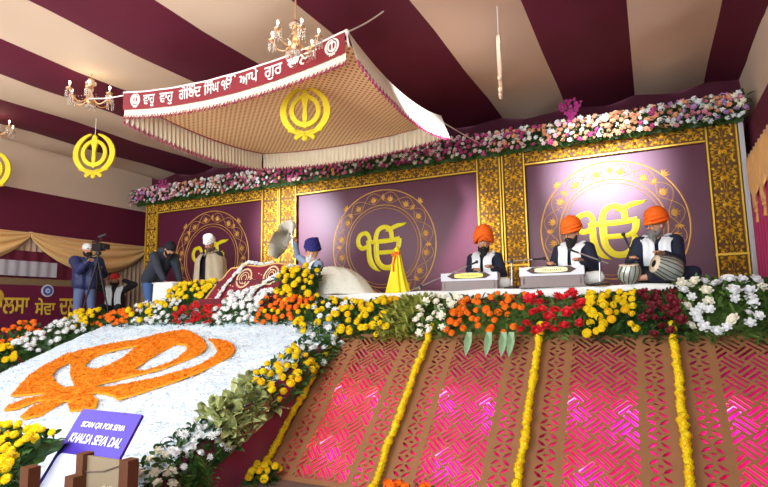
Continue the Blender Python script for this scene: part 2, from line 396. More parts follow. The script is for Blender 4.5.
def place_bloom(parent, me, p, r, n, name='bloom', rr=rnd):
    o = bpy.data.objects.new(name, me); COL.objects.link(o); o.parent = parent
    q = Vector(n).normalized().to_track_quat('Z', 'Y'); o.rotation_mode = 'QUATERNION'
    o.rotation_quaternion = q @ Euler((rr.uniform(-.35, .35), rr.uniform(-.35, .35), rr.uniform(0, 6.28))).to_quaternion()
    o.location = p; s = r*rr.uniform(.85, 1.15); o.scale = (s, s, s); return o
def leaf(B, p, d, L, w, droop=.3, seg=3):
    d = Vector(d).normalized(); side = d.cross(Vector((0, 0, 1))); side = side.normalized() if side.length > .01 else Vector((1, 0, 0))
    side = (Matrix.Rotation(rnd.uniform(-.8, .8), 3, d) @ side)
    vs = []; fs = []
    for i in range(seg+1):
        t = i/seg; c = Vector(p)+d*L*t+Vector((0, 0, -droop*L*t*t)); ww = w*sin(pi*min(.97, .12+t*.86))
        vs += [c-side*ww/2, c+Vector((0, 0, -.12*w)), c+side*ww/2]
    for i in range(seg):
        fs += [(3*i, 3*i+3, 3*i+4, 3*i+1), (3*i+1, 3*i+4, 3*i+5, 3*i+2)]
    B.add(vs, fs)
def arrangement(label, A, Bp, palette, n, r=.05, leaves=220, lmat=None, ll=.12, lw=.045, thick=.18, nrm=(0, -.8, .6), name='flower_arrangement', top=None, group=None, cat='flowers', noise=1.0, seed=None):
    """patch of blooms: A, Bp = two edge polylines (lower, upper) given as 2 points each; fills the quad between"""
    rr = random.Random(seed if seed is not None else hash(label) % 1000 if False else sum(map(ord, label)))
    A0, A1 = Vector(A[0]), Vector(A[1]); B0, B1 = Vector(Bp[0]), Vector(Bp[1])
    base = (A0+A1)/2; t = thing(name, label, cat, base, 0, group)
    nrm = Vector(nrm).normalized()
    def pt(u, v): 
        q = (A0.lerp(A1, u)).lerp(B0.lerp(B1, u), v)-base
        return q+nrm*thick*(sin(pi*min(1, max(0, v*.8+.15))))*(.75+.25*sin(u*9+base.x*5))
    B = MB()
    for k in range(leaves):
        u, v = rr.uniform(-.04, 1.04), rr.uniform(-.05, 1.05); p = pt(u, v)-nrm*rr.uniform(.0, .5)*thick
        d = nrm+Vector((rr.uniform(-1, 1), rr.uniform(-1, 1), rr.uniform(-.7, 1)))*.9
        leaf(B, p, d, ll*rr.uniform(.6, 1.2), lw*rr.uniform(.7, 1.2))
    # leafy core that fills the foam block
    B.grid(lambda u, v: pt(u, v)-nrm*(.15+.03*sin(u*37+v*29)), 14, 8)
    tag(B.build('foliage', lmat or leafd, t), kind='stuff')
    pts = []; tries = 0
    while len(pts) < n and tries < n*60:
        tries += 1; u, v = rr.random(), rr.random()
        p = pt(u, v)+nrm*rr.uniform(-.01, .05)*noise
        if all((p-q).length > r*(1.55 if tries < n*40 else 1.1) for q in pts): pts.append(p)
    for p in pts:
        c, kd = palette[rr.randrange(len(palette))]
        place_bloom(t, getbloom(c, kd), p, r*rr.uniform(.85, 1.15), nrm+Vector((rr.uniform(-.4, .4), rr.uniform(-.4, .4), rr.uniform(-.2, .4))), 'bloom', rr)
    return t
Yy = [('yellow', 'mari')]*4+[('gold', 'mari')]; Oo = [('orange', 'mari')]
# yellow garlands down the ramp
gl = ['along the maroon bed side', 'below the cream roses', 'below the red roses and yellow blooms', 'rightmost one, below dark red blooms']
for k in range(4):
    base = Vector((GX[k], 6.0-1.33/math.tan(SL), 0)); t = thing('marigold_garland', 'string of yellow marigolds down the lattice ramp, '+gl[k], 'garland', base, 0, 'yellow garlands on the ramp')
    T = Matrix.Rotation(SL, 4, 'X'); n = 46; b = MB()
    ctr = [T @ Vector((0.004*sin(i*.35+k), -.05+(RL+.12)*i/(n-1), .05)) for i in range(n)]
    b.tube(ctr, .012, 6); b.build('string', M('garland_string', (190, 160, 40), .9), t)
    for i in range(n):
        q = place_bloom(t, getbloom('yellow' if (i*7+k) % 5 else 'gold', 'mari'), ctr[i], .046, T @ Vector((0, .75 if i % 2 else .6, .8)), 'marigold')
# ------------------------------------------------------------ backdrop frames with gold scrollwork
YF = 9.0
def spiral(cx, cz, r0, turns, a0, sgn=1, n=22, k=.12):
    return [(cx+(r0*(1-t)+r0*k*t)*cos(a0+sgn*turns*2*pi*t), cz+(r0*(1-t)+r0*k*t)*sin(a0+sgn*turns*2*pi*t)) for t in (i/n for i in range(n+1))]
def leaf_rib(B, x, z, a, L, w, T, h=.012):
    B.ribbon([(x+cos(a)*L*t, z+sin(a)*L*t) for t in (0, .25, .5, .75, 1)], [w*.2, w*.9, w, w*.6, .001], h, T)
def filigree(B, x0, z0, w, h, T):
    s = min(w, h)
    for m in (-1, 1):
        X = lambda v: x0+w/2+m*v*s
        def mp(P): return [(x0+w/2+m*(p[0])*s, z0+p[1]*h) for p in P]
        B.ribbon(mp(spiral(.23, .27, .17, 1.35, pi*.9, -1)), [.046*s*(1.5-t/30) for t in range(23)], .018, T)
        B.ribbon(mp(spiral(.24, .74, .16, 1.35, -pi*.9, 1)), [.046*s*(1.5-t/30) for t in range(23)], .018, T)
        for (a, b_, ang, L, ww) in ((.23, .27, .3, .1, .09), (.24, .74, -.4, .1, .09), (.42, .08, 2.2, .14, .08), (.44, .5, 2.8, .13, .09), (.44, .93, -2.3, .13, .08), (.06, .42, 1.0, .15, .08), (.05, .60, -1.0, .12, .07), (.12, .03, 1.2, .13, .07), (.38, .44, -1.6, .12, .06), (.4, .6, 1.7, .12, .06), (.1, .9, .3, .12, .07)):
            aa = ang if m > 0 else pi-ang
            leaf_rib(B, X(a), z0+b_*h, aa, L*s*1.25, ww*s*1.5, T)
        B.ribbon(mp([(.0, .02), (.05, .12), (.03, .25), (.09, .38), (.04, .5), (.1, .62), (.03, .75), (.06, .88), (0, .99)]), .032*s, .012, T)
    for a in range(6):
        leaf_rib(B, x0+w/2, z0+h*.5, a*pi/3+.5, .09*s, .06*s, T)
    leaf_rib(B, x0+w/2, z0+h*.78, pi/2, .17*s, .09*s, T)
def framepiece(name, label, x0, z0, w, h, vertical, y=YF):
    t = thing(name, label, name.split('_')[-1] if name != 'gold_beam' else 'beam', (x0, y, z0), 0, None)
    b = MB(); b.box((w/2, .05, h/2), (w, .08, h)); b.build('back_board', gold_dark, t)
    b = MB(); L, wd = (h, w) if vertical else (w, h); n = max(1, round(L/(wd*.95))); step = L/n; inn = wd*.84
    for i in range(n):
        if vertical: filigree(b, (w-inn)/2, i*step, inn, step, None)
        else:
            T = Matrix.Rotation(-pi/2, 4, 'Y') @ Matrix.Scale(-1, 4, (1, 0, 0)) if False else Matrix(((0, 0, 1, 0), (0, 1, 0, 0), (1, 0, 0, 0), (0, 0, 0, 1)))
            filigree(b, (h-inn)/2, i*step, inn, step, T)
    b.build('scrollwork', gold, t, loc=(0, .008, 0))
    b = MB()
    for e in (0.0, 1.0):
        if vertical: b.box((.018+(w-.036)*e, .0, h/2), (.022, .035, h))
        else: b.box((w/2, .0, .018+(h-.036)*e), (w, .035, .022))
    if vertical:
        b.box((w/2, -.002, h*.33), (w, .03, .03))
    b.build('gilt_rim', gold, t)
    return t
ZB, ZT, ZI = 1.32, 4.40, 3.99
for nm, x0, w in (('at the far left end of the backdrop', -10.74, .40), ('left of the pair behind the feather whisk', -7.27, .44), ('right of the pair behind the feather whisk', -6.82, .44),
                  ('left of the pair behind the leftmost musician', -2.60, .43), ('right of the pair behind the leftmost musician', -2.16, .40), ('at the right end of the backdrop', .85, .41)):
    framepiece('gold_column', 'carved gold scrollwork column '+nm, x0, ZB, w, ZT-ZB, True)
for nm, x0, x1 in (('over the left panel behind the white-turbaned man', -10.34, -7.27), ('over the middle panel', -6.38, -2.60), ('over the right panel behind the two right musicians', -1.76, .85)):
    framepiece('gold_beam', 'horizontal gold scrollwork beam '+nm, x0, ZI, x1-x0, ZT-ZI, False)
b = MB(); b.box((1.30, 9.02, 2.85), (.06, .1, 3.05)); tag(b.build('white_post', M('white_paint', (210, 205, 205), .6)), 'slim white upright post at the right end of the backdrop', 'post')

vinyl = M('maroon_vinyl', (88, 20, 50), .42, var=.08, scale=2, spec=.5)
def cr(P, n=6):
    out = []
    for i in range(len(P)-1):
        p0, p1, p2, p3 = P[max(i-1, 0)], P[i], P[i+1], P[min(i+2, len(P)-1)]
        for k in range(n):
            t = k/n
            out.append(tuple(.5*((2*p1[j])+(-p0[j]+p2[j])*t+(2*p0[j]-5*p1[j]+4*p2[j]-p3[j])*t*t+(-p0[j]+3*p1[j]-3*p2[j]+p3[j])*t**3) for j in range(3)))
    return out+[tuple(P[-1])]
EK = [  # pen strokes of the emblem: (x, z-down, width)
 [(418,150,22),(392,160,24),(378,190,26),(384,222,26),(406,240,24),(436,232,24),(455,205,24),(452,172,24),(436,152,24),(418,150,22)],
 [(440,195,18),(452,230,26),(452,275,30),(462,325,32),(490,362,22),(528,384,2)],
 [(452,207,22),(520,206,24),(590,204,24),(655,196,24)],
 [(497,212,28),(500,172,28),(516,138,26),(550,122,24),(584,132,26),(600,162,26),(600,204,24)],
 [(560,150,2),(592,138,20),(635,121,22),(672,116,16),(702,107,2)],
 [(502,200,30),(500,262,32),(508,316,30),(540,356,28),(588,362,28),(624,338,30),(640,296,30),(634,272,20)],
 [(648,196,30),(646,232,28),(634,258,24),(606,272,20)],
 [(505,272,22),(560,272,22),(612,271,20)]]
def emblem(B, cx, cz, s, h=.02):
    for st in EK:
        P = cr(st, 6); B.ribbon([((x-530)*s+cx, -(z-246)*s+cz) for x, z, w in P], [max(.001, w*s*1.12) for x, z, w in P], h)
        B.add([((x-530)*s+cx, h*.3, -(z-246)*s+cz) for x, z, w in P][:0], [])
def medallion(B, cx, cz, R=1.07, r=.78):
    circ = lambda q: [(cx+q*cos(a*2*pi/96), cz+q*sin(a*2*pi/96)) for a in range(96)]
    B.ribbon(circ(R), .022, .004, closed=True); B.ribbon(circ(r), .018, .004, closed=True); B.ribbon(circ(r-.06), .012, .004, closed=True)
    n = 16; mid = (R+r)/2; amp = (R-r)*.36
    for sg in (1, -1):
        B.ribbon([(cx+(mid+sg*amp*sin(a*n/2*2*pi/240))*cos(a*2*pi/240), cz+(mid+sg*amp*sin(a*n/2*2*pi/240))*sin(a*2*pi/240)) for a in range(240)], .011, .003, closed=True)
    for k in range(n):
        a = 2*pi*(k+.5)/n; px, pz = cx+(mid-.03)*cos(a), cz+(mid-.03)*sin(a)
        for da, L in ((-.75, .10), (-.38, .125), (0, .14), (.38, .125), (.75, .10)):
            leaf_rib(B, px-.05*cos(a), pz-.05*sin(a), a+da, L, .035, None, .006)
        if k % 2 == 0:
            a2 = 2*pi*k/n
            for da in (-1.0, -.3, .3, 1.0): leaf_rib(B, cx+(mid)*cos(a2), cz+mid*sin(a2), a2+da+pi/2*(1 if k % 4 else -1), .085, .03, None, .005)
        for q in (-.05, .05):
            B.ribbon([(px+.018*cos(u*pi/4)+q*1.7*cos(a+pi/2), pz+.018*sin(u*pi/4)+q*1.7*sin(a+pi/2)) for u in range(8)], .006, .003, closed=True)
    for a in (pi*.25, pi*.75):   # palmette finials outside the ring
        for da in (-.8, -.3, .3, .8): leaf_rib(B, cx+R*cos(a), cz+R*sin(a), a+da, .1, .035, None, .005)
for nm, x0, x1, c in (('left', -10.35, -7.26, -8.72), ('middle', -6.39, -2.59, -4.47), ('right', -1.77, .86, -.49)):
    where = dict(left='behind the white-turbaned man', middle='behind the feather whisk holder and yellow-draped stand', right='behind the two right musicians')[nm]
    t = thing('backdrop_panel', 'maroon backdrop panel with gold ring and yellow emblem, '+where, 'backdrop', ((x0+x1)/2, YF+.06, ZB))
    w = x1-x0; b = MB(); b.box((0, .01, (ZI-ZB)/2+.01), (w, .03, ZI-ZB+.02)); b.build('printed_sheet', vinyl, t)
    dx = c-(x0+x1)/2; b = MB(); medallion(b, dx, 2.83-ZB); b.build('ring_ornament', gold_line, t, loc=(0, -.007, 0))
    b = MB(); emblem(b, dx-.03, 2.79-ZB, .00318, .012); b.build('emblem', yellow_print, t, loc=(0, -.012, 0))

# ------------------------------------------------------------ flower garland along the top of the backdrop
secs = [(-10.95, -9.6, 'at the far left corner', ['palepink', 'white', 'pink', 'lilac', 'hotpink']), (-9.6, -8.1, 'with white, pink and peach blooms above the left panel', ['white', 'pink', 'peach', 'cream', 'palepink']),
        (-8.1, -6.7, 'with pale blooms behind the canopy ruffle', ['pink', 'cream', 'hotpink', 'white']), (-6.7, -5.2, 'with hot pink clusters above the left of the middle panel', ['hotpink', 'hotpink', 'pink', 'cream', 'peach']),
        (-5.2, -3.7, 'with pale and green sprays above the middle panel centre', ['cream', 'pink', 'palepink', 'hotpink']), (-3.7, -2.3, 'with hot pink and cream blooms above the middle double column', ['hotpink', 'cream', 'palepink', 'pink']),
        (-2.3, -.9, 'with pale blooms above the right panel left part', ['peach', 'cream', 'palepink', 'white', 'hotpink']), (-.9, .3, 'with peach, cream and pink blooms, above the right panel middle', ['peach', 'peach', 'cream', 'cream', 'white', 'hotpink']),
        (.3, 1.33, 'at the right corner with white and lilac blooms', ['white', 'cream', 'peach', 'pink', 'lilac'])]
for i, (x0, x1, nm, pal) in enumerate(secs):
    arrangement('top flower garland section '+nm, ((x0, 8.80, 4.21), (x1, 8.80, 4.21)), ((x0, 8.84, 4.58), (x1, 8.84, 4.58)), [(c, 'rose') for c in pal]+[(pal[0], 'mum')], 96, .040,
                330, leafd, .14, .035, .16, (0, -1, .15), name='garland_section', group='flower garland along the backdrop top', cat='garland')
# orchid sprays rising from the garland
orc = bloom_mesh('orchid', 'mum', bm_(('orchid', (206, 70, 150))), 3)
for i, (x, z, nm) in enumerate(((-9.9, 4.4, 'at the far left'), (-6.1, 4.45, 'beside the canopy back corner'), (-3.35, 4.45, 'left of the middle double column'), (-.95, 4.62, 'above the right panel, left part'))):
    t = thing('orchid_spray', 'upright spray of magenta orchids in the top garland '+nm, 'orchid', (x, 8.8, z), 0, 'magenta orchid sprays')
    b = MB()
    for s in range(5):
        a = (s-2)*.3; P = [Vector((sin(a)*q*.3, -.04-.03*q, cos(a)*q*.33-.06)) for q in (0, .33, .66, 1)]
        b.tube(P, .005, 5)
        for k in range(6):
            p = P[0].lerp(P[3], .15+k*.16)+Vector((rnd.uniform(-.03, .03), -.02, rnd.uniform(-.02, .02))); place_bloom(t, orc, p, .036, (rnd.uniform(-.5, .5), -1, .2), 'bloom')
    b.build('stem', leafm, t)

# ------------------------------------------------------------ khanda symbol (two curved blades, ring and central sword)
def strip3(B, L, R, h, closed=False):
    n = len(L); vs = [(p[0], -h, p[1]) for p in L]+[(p[0], -h, p[1]) for p in R]+[(p[0], h, p[1]) for p in L]+[(p[0], h, p[1]) for p in R]
    fs = []
    for i in range(n if closed else n-1):
        j = (i+1) % n
        fs += [(i, j, n+j, n+i), (2*n+i, 3*n+i, 3*n+j, 2*n+j), (i, 2*n+i, 2*n+j, j), (n+i, n+j, 3*n+j, 3*n+i)]
    B.add(vs, fs)
def khanda(B, s, h, cx=0, cz=0):
    P = lambda x, z: (cx+x*s, cz+z*s)
    n = 40
    strip3(B, [P(0.62*sin(2*pi*i/n), .10+.66*cos(2*pi*i/n)) for i in range(n)], [P(.44*sin(2*pi*i/n), .12+.48*cos(2*pi*i/n)) for i in range(n)], h, True)
    zz = [1.02, .9, .7, .5, .3, .1, -.15, -.4, -.6]; ww = [.001, .10, .15, .13, .085, .075, .10, .06, .05]
    strip3(B, [P(-w, z) for z, w in zip(zz, ww)], [P(w, z) for z, w in zip(zz, ww)], h*1.2)
    for m in (-1, 1):
        L, R = [], []
        for i in range(25):
            a = radians(80-i*6.7); t = i/24; th_ = .25*sin(pi*min(1, t*.86+.03))**.6+.004
            L.append(P(m*(1.0)*cos(a), .08+.98*sin(a))); R.append(P(m*(1.0-th_)*cos(a), .08+(.98-th_)*sin(a)))
        strip3(B, L, R, h)
        strip3(B, [P(m*x, z-.05) for x, z in ((.42, -.68), (.2, -.74), (-.05, -.82), (-.3, -.97))], [P(m*x, z+.06) for x, z in ((.42, -.68), (.2, -.74), (-.05, -.82), (-.3, -.95))], h)
        B.ball((cx-m*.33*s, 0, cz-.95*s), .11*s, 8, sc=(1, h/(.11*s)*1.5 if h < .08*s else 1, 1))
        B.ball((cx+m*.62*s, 0, cz-.66*s), .09*s, 8, sc=(1, h/(.09*s)*1.5 if h < .08*s else 1, 1))
    B.ball((cx, 0, cz-.98*s), .13*s, 10, sc=(1, h/(.13*s)*1.5 if h < .08*s else 1, 1))
def hang_khanda(label, loc, s, rz, mat, top, name='hanging_emblem'):
    t = thing(name, label, 'hanging emblem', loc, rz)
    b = MB(); khanda(b, s, .018); b.build('emblem', mat, t)
    b = MB(); b.tube([(0, 0, s*1.0), (0, 0, top-loc[2])], .005, 6); b.build('cord', white_thread, t)
hang_khanda('gold glitter crossed-sword emblem hanging over the left wall', (-8.50, 6.0, 4.37), .37, radians(24), glitter, 5.04)
hang_khanda('gold glitter crossed-sword emblem hanging beneath the centre of the canopy', (-3.50, 5.1, 3.92), .30, radians(20), glitter, 4.27)
hang_khanda('white-edged emblem seen edge-on hanging from the ceiling at right', (-1.36, 5.8, 4.31), .32, radians(102), M('ivory_emblem', (236, 206, 170), .5), 5.04)
hang_khanda('gold emblem cut off by the left edge of the photo', (-10.66, 5.5, 4.25), .37, radians(30), glitter, 5.04)
# ------------------------------------------------------------ canopy
CX0, CX1, CY0, CY1, CH = -5.82, -2.59, 4.50, 7.22, 4.33
CW, CD = CX1-CX0, CY1-CY0
t = thing('canopy', 'square cloth canopy with red inscribed front banner hung over the holy book', 'canopy', ((CX0+CX1)/2, (CY0+CY1)/2, CH))
def sagf(u, d=.14): return d*4*u*(1-u)
def czz(u, v):   # height of the cloth inside the square
    return -(sagf(u)*(1-v)+sagf(u, .10)*v) - (sagf(v, .10)*(1-u)+sagf(v, .17)*u) + .12*16*u*(1-u)*v*(1-v)*1.6
m = M('canopy_netting', (252, 216, 160), .75, var=.05, scale=2); nt = m.node_tree
tc = nt.nodes.new('ShaderNodeTexCoord'); vo = nt.nodes.new('ShaderNodeTexVoronoi'); vo.inputs['Randomness'].default_value = 0; vo.inputs['Scale'].default_value = 17
vo.voronoi_dimensions = '2D'
mp = nt.nodes.new('ShaderNodeMapping'); mp.inputs['Rotation'].default_value = (0, 0, pi/4)
nt.links.new(tc.outputs['Object'], mp.inputs[0]); nt.links.new(mp.outputs[0], vo.inputs['Vector'])
lt = nt.nodes.new('ShaderNodeMath'); lt.operation = 'LESS_THAN'; lt.inputs[1].default_value = .27; nt.links.new(vo.outputs['Distance'], lt.inputs[0])
mix = nt.nodes.new('ShaderNodeMix'); mix.data_type = 'RGBA'; mix.inputs[7].default_value = lin((176, 122, 82))
old = [n for n in nt.nodes if n.type == 'MIX' and n != mix][0]
nt.links.new(old.outputs[2], mix.inputs[6]); nt.links.new(lt.outputs[0], mix.inputs[0]); nt.links.new(mix.outputs[2], nt.nodes['Principled BSDF'].inputs['Base Color'])
b = MB(); b.grid(lambda u, v: ((u-.5)*CW, (v-.5)*CD, czz(u, v)), 60, 50); b.build('netted_underside', m, t, True, thick=.006)
def edgept(side, u):
    if side == 'front': return Vector(((u-.5)*CW, -CD/2, czz(u, 0))), Vector((0, -1, 0))
    if side == 'back': return Vector(((u-.5)*CW, CD/2, czz(u, 1))), Vector((0, 1, 0))
    if side == 'left': return Vector((-CW/2, (u-.5)*CD, czz(0, u))), Vector((-1, 0, 0))
    return Vector((CW/2, (u-.5)*CD, czz(1, u))), Vector((1, 0, 0))
for sd, hh, inward in (('front', .10, 0), ('back', .27, 0), ('left', .30, 0), ('right', .26, 0)):
    def fr(u, v):
        p, n = edgept(sd, u); z0 = -.14 if sd == 'front' else .10
        k = sin(u*(CW if sd in ('front', 'back') else CD)*2*pi/.075)
        return p+n*(.012+.018*v*k+(.11*v if sd == 'right' else 0))+Vector((0, 0, z0-(hh+(.1 if sd != 'front' else 0))*v-.008*v*k))
    b = MB(); b.grid(fr, 420, 5); b.build('ruffle', lace, t, True)
    b = MB(); pts = []
    N = 210
    for i in range(N+1):
        p = Vector(fr(i/N, 1)); pts.append(p+Vector((0, 0, -.022 if i % 2 else .022)))
    b.tube(pts, .009, 4); b.build('trim', pinktrim, t)
    if sd in ('front', 'left', 'back'):  # inner loop trim where the ruffle is stitched
        b = MB(); b.tube([Vector(edgept(sd, i/N)[0])+Vector((0, 0, -.015 if i % 2 else .01))-edgept(sd, i/N)[1]*.03 for i in range(N+1)], .008, 4); b.build('trim', pinktrim, t)
# front banner
BH = .225
def ban(u, v): return (((u-.5)*CW), -CD/2-.035-.004*sin(u*40), czz(u, 0)+.075-BH*v)
b = MB(); b.grid(ban, 90, 3); bn = b.build('inscribed_banner', red_velvet, t, thick=.008)
b = MB(); b.tube([Vector(ban(i/60, 0)) for i in range(61)], .012, 6); b.build('rope', white_thread, t)
def onbanner(me, x, zoff):
    return xform(me, lambda c: Vector((x+c.x, -CD/2-.045-c.z-.004*sin((x+c.x)/CW*40+20), czz(min(1, max(0, (x+c.x)/CW+.5)), 0)+.075-BH/2+zoff+c.y)))
words = [('ਵਾਹੁ', -1.145), ('ਵਾਹੁ', -.85), ('ਗੋਬਿੰਦ'.replace('ਬਿ', 'ਿਬ'), -.47), ('ਿਸੰਘ', -.135), ('ੴ', .115), ('ਆਪੇ', .40), ('ਗੁਰ', .735), ('ਚੇਲਾ', 1.10)]
wwid = [.205, .215, .345, .235, .20, .26, .23, .37]
for (w, x), tw in zip(words, wwid):
    me = text_mesh(w, .2, .002, .002); xs = [v.co.x for v in me.vertices]; k = tw/(max(xs)-min(xs)); x0_ = (max(xs)+min(xs))/2
    xform(me, lambda c: Vector(((c.x-x0_)*k, c.y*.92, c.z)))
    setmat(me, white_thread); link('lettering', onbanner(me, x, -.055), bn)
for x in (-1.385, 1.47):
    b = MB(); khanda(b, .085, .003, x, 0)
    o = b.build('emblem', white_thread, bn)
    xform(o.data, lambda c: Vector((c.x, c.y-CD/2-.045, c.z+czz(min(1, max(0, c.x/CW+.5)), 0)+.075-BH/2)))
def rope(a, c, r=.008): 
    b = MB(); a, c = Vector(a), Vector(c); b.tube([a.lerp(c, k/8)+Vector((0, 0, -.02*sin(pi*k/8))) for k in range(9)], r, 6); b.ball(a, .035, 8); b.tube([a, a+Vector((.03, 0, -.16))], .01, 5)
    b.build('rope', white_thread, t)
rope((CW/2, -CD/2, .08), (CW/2+.02, -CD/2+.87, CZ-CH+.0)); rope((CW/2, CD/2, .02), (CW/2+.25, YB-.1-(CY0+CY1)/2, .12)); rope((-CW/2, -CD/2, .06), (-CW/2-.65, -CD/2-.05, .12)); rope((-CW/2, CD/2, .02), (-CW/2-.2, CD/2+1.6, .64))

# ------------------------------------------------------------ chandeliers
brass = M('brass', (222, 176, 128), .3, .7, var=.1)
crystal = M('crystal', (235, 225, 215), .08, 0, var=.02, trans=.7, spec=.8)
candle = M('lit_candle_bulb', (255, 236, 190), .5, emit=((255, 232, 185), 7))
def chandelier(label, loc, s):
    t = thing('chandelier', label, 'chandelier', loc, 0, 'crystal chandeliers')
    b = MB(); b.tube([(0, 0, 0), (0, 0, (CZ-.03-loc[2]))], .008, 6); b.build('chain', brass, t)
    b = MB(); b.lathe([(.001, -.02*s), (.05*s, 0), (.07*s, -.05*s), (.02*s, -.1*s), (.05*s, -.16*s), (.03*s, -.24*s), (.06*s, -.32*s), (.09*s, -.40*s), (.04*s, -.47*s), (.001, -.5*s)][::-1], n=12); b.build('stem', brass, t, True)
    b = MB()
    for k in range(14):
        a = k*2*pi/14; b.ball((.08*s*cos(a), .08*s*sin(a), -.07*s), .016*s, 6, sc=(1, 1, 1.8)); b.ball((.07*s*cos(a), .07*s*sin(a), -.5*s), .016*s, 6, sc=(1, 1, 2))
    tag(b.build('crystals', crystal, t), kind='stuff')
    for k in range(6):
        a = k*pi/3+.35; d = Vector((cos(a), sin(a), 0))
        P = cr([(d.x*q*s, d.y*q*s, z*s) for q, z in ((.05, -.36), (.16, -.46), (.28, -.42), (.36, -.30))], 5)
        b = MB(); b.tube(P, .011*s, 6); c = d*.36*s+Vector((0, 0, -.3*s)); b.lathe([(.001, -.01*s), (.05*s, 0), (.06*s, .025*s)], c, 10); arm = b.build('arm', brass, t, True)
        b = MB(); b.tube([c, c+Vector((0, 0, .09*s))], .013*s, 6); b.build('candle_sleeve', white_thread, arm)
        b = MB(); b.ball(c+Vector((0, 0, .125*s)), .02*s, 8, sc=(1, 1, 1.9)); b.build('bulb', candle, arm, True)
        b = MB()
        for j in range(7):
            e = c+Vector((cos(j)*.055*s, sin(j)*.055*s, -.03*s)); 
            for q in range(4): b.ball(e+Vector((0, 0, -.035*s*q)), .012*s, 6, sc=(1, 1, 1.4))
        for q in range(8): u = q/7; b.ball(Vector((0, 0, -.1*s)).lerp(c, u)+Vector((0, 0, -.16*s*sin(pi*u))), .010*s, 5)
        tag(b.build('crystals', crystal, arm), kind='stuff')
    l = light('chandelier_glow', 'POINT', (loc[0], loc[1], loc[2]-.12*s), 4, (1, .8, .5), .2*s)
chandelier('brass crystal chandelier hanging left of the red banner', (-7.02, 4.85, 4.98), .80)
chandelier('brass crystal chandelier hanging in front of the red banner', (-2.93, 4.1, 4.42), .64)
chandelier('crystal chandelier half cut off by the left edge of the photo', (-9.85, 5.1, 5.04), .75)
# small ceiling spot fixtures that hold the stage wash lamps
for x, y, nm in ((-1.0, 3.6, 'right'), (-8.3, 3.4, 'left')):
    b = MB(); b.tube([(0, 0, 0), (0, .06, -.03)], .09, 12, cap=False); b.box((0, 0, .05), (.04, .04, .1)); tag(b.build('stage_lamp', black, None, loc=(x, y-.05, 4.98)), 'black stage lamp under the ceiling, %s one of two' % nm, 'lamp')

# ------------------------------------------------------------ people
TMP = bpy.data.scenes.new('workbench')
def blob(name, prims, mat, parent, voxel=.008, smooth=4, noise=0):
    B = MB()
    for p in prims:
        if p[0] == 'c':
            _, a, ra, c, rc = p; a, c = Vector(a), Vector(c); L = (c-a).length
            q = (c-a).to_track_quat('Z', 'Y').to_matrix().to_4x4() if L > 1e-4 else Matrix.Identity(4)
            prof = [(max(ra*1e-3, ra*cos(t*pi/12)), ra*sin(t*pi/12)) for t in range(-6, 1)]+[(max(rc*1e-3, rc*cos(t*pi/12)), L+rc*sin(t*pi/12)) for t in range(0, 7)]
            n = 14; B.lathe(prof, n=n, T=Matrix.Translation(a) @ q)
            o_ = len(B.v)-len(prof)*n; B.f += [tuple(o_+k for k in range(n))[::-1], tuple(o_+(len(prof)-1)*n+k for k in range(n))]
        else:
            _, c, r, rot = p; n = 18; m_ = 12
            prof = [(max(1e-3, sin(pi*t/m_)), -cos(pi*t/m_)) for t in range(m_+1)]
            B.lathe(prof, n=n, T=Matrix.Translation(c) @ rot.to_4x4() @ Matrix.Diagonal((r[0], r[1], r[2], 1)))
            o_ = len(B.v)-len(prof)*n; B.f += [tuple(o_+k for k in range(n))[::-1], tuple(o_+m_*n+k for k in range(n))]
    me = bpy.data.meshes.new(name); me.from_pydata(B.v, [], B.f); me.update()
    o = bpy.data.objects.new(name, me); TMP.collection.objects.link(o)
    md = o.modifiers.new('r', 'REMESH'); md.mode = 'VOXEL'; md.voxel_size = voxel
    sm = o.modifiers.new('s', 'SMOOTH'); sm.iterations = smooth; sm.factor = .5
    with bpy.context.temp_override(scene=TMP, view_layer=TMP.view_layers[0]):
        dg = bpy.context.evaluated_depsgraph_get(); dg.update()
        m2 = bpy.data.meshes.new_from_object(o.evaluated_get(dg))
    bpy.data.objects.remove(o); bpy.data.meshes.remove(me)
    m2.name = name
    if noise:
        from mathutils import noise as NZ
        for v in m2.vertices: v.co += v.normal*noise*(NZ.noise(v.co*22)+.6*NZ.noise(v.co*55))
    setmat(m2, mat)
    return link(name, m2, parent, True)
def c_(a, ra, b_, rb): return ('c', a, ra, b_, rb)
I3 = Matrix.Identity(3)
def e_(c, r, rot=I3): return ('e', Vector(c), r, rot)
def ik(sh, ha, l1, l2, pole):
    sh, ha = Vector(sh), Vector(ha); d = ha-sh; L = min(d.length, (l1+l2)*.995); dn = d.normalized(); ha = sh+dn*L
    x = (l1*l1-l2*l2+L*L)/(2*L); h = sqrt(max(0, l1*l1-x*x)); pl = Vector(pole); pl = (pl-dn*pl.dot(dn)).normalized()
    return sh+dn*x+pl*h, ha
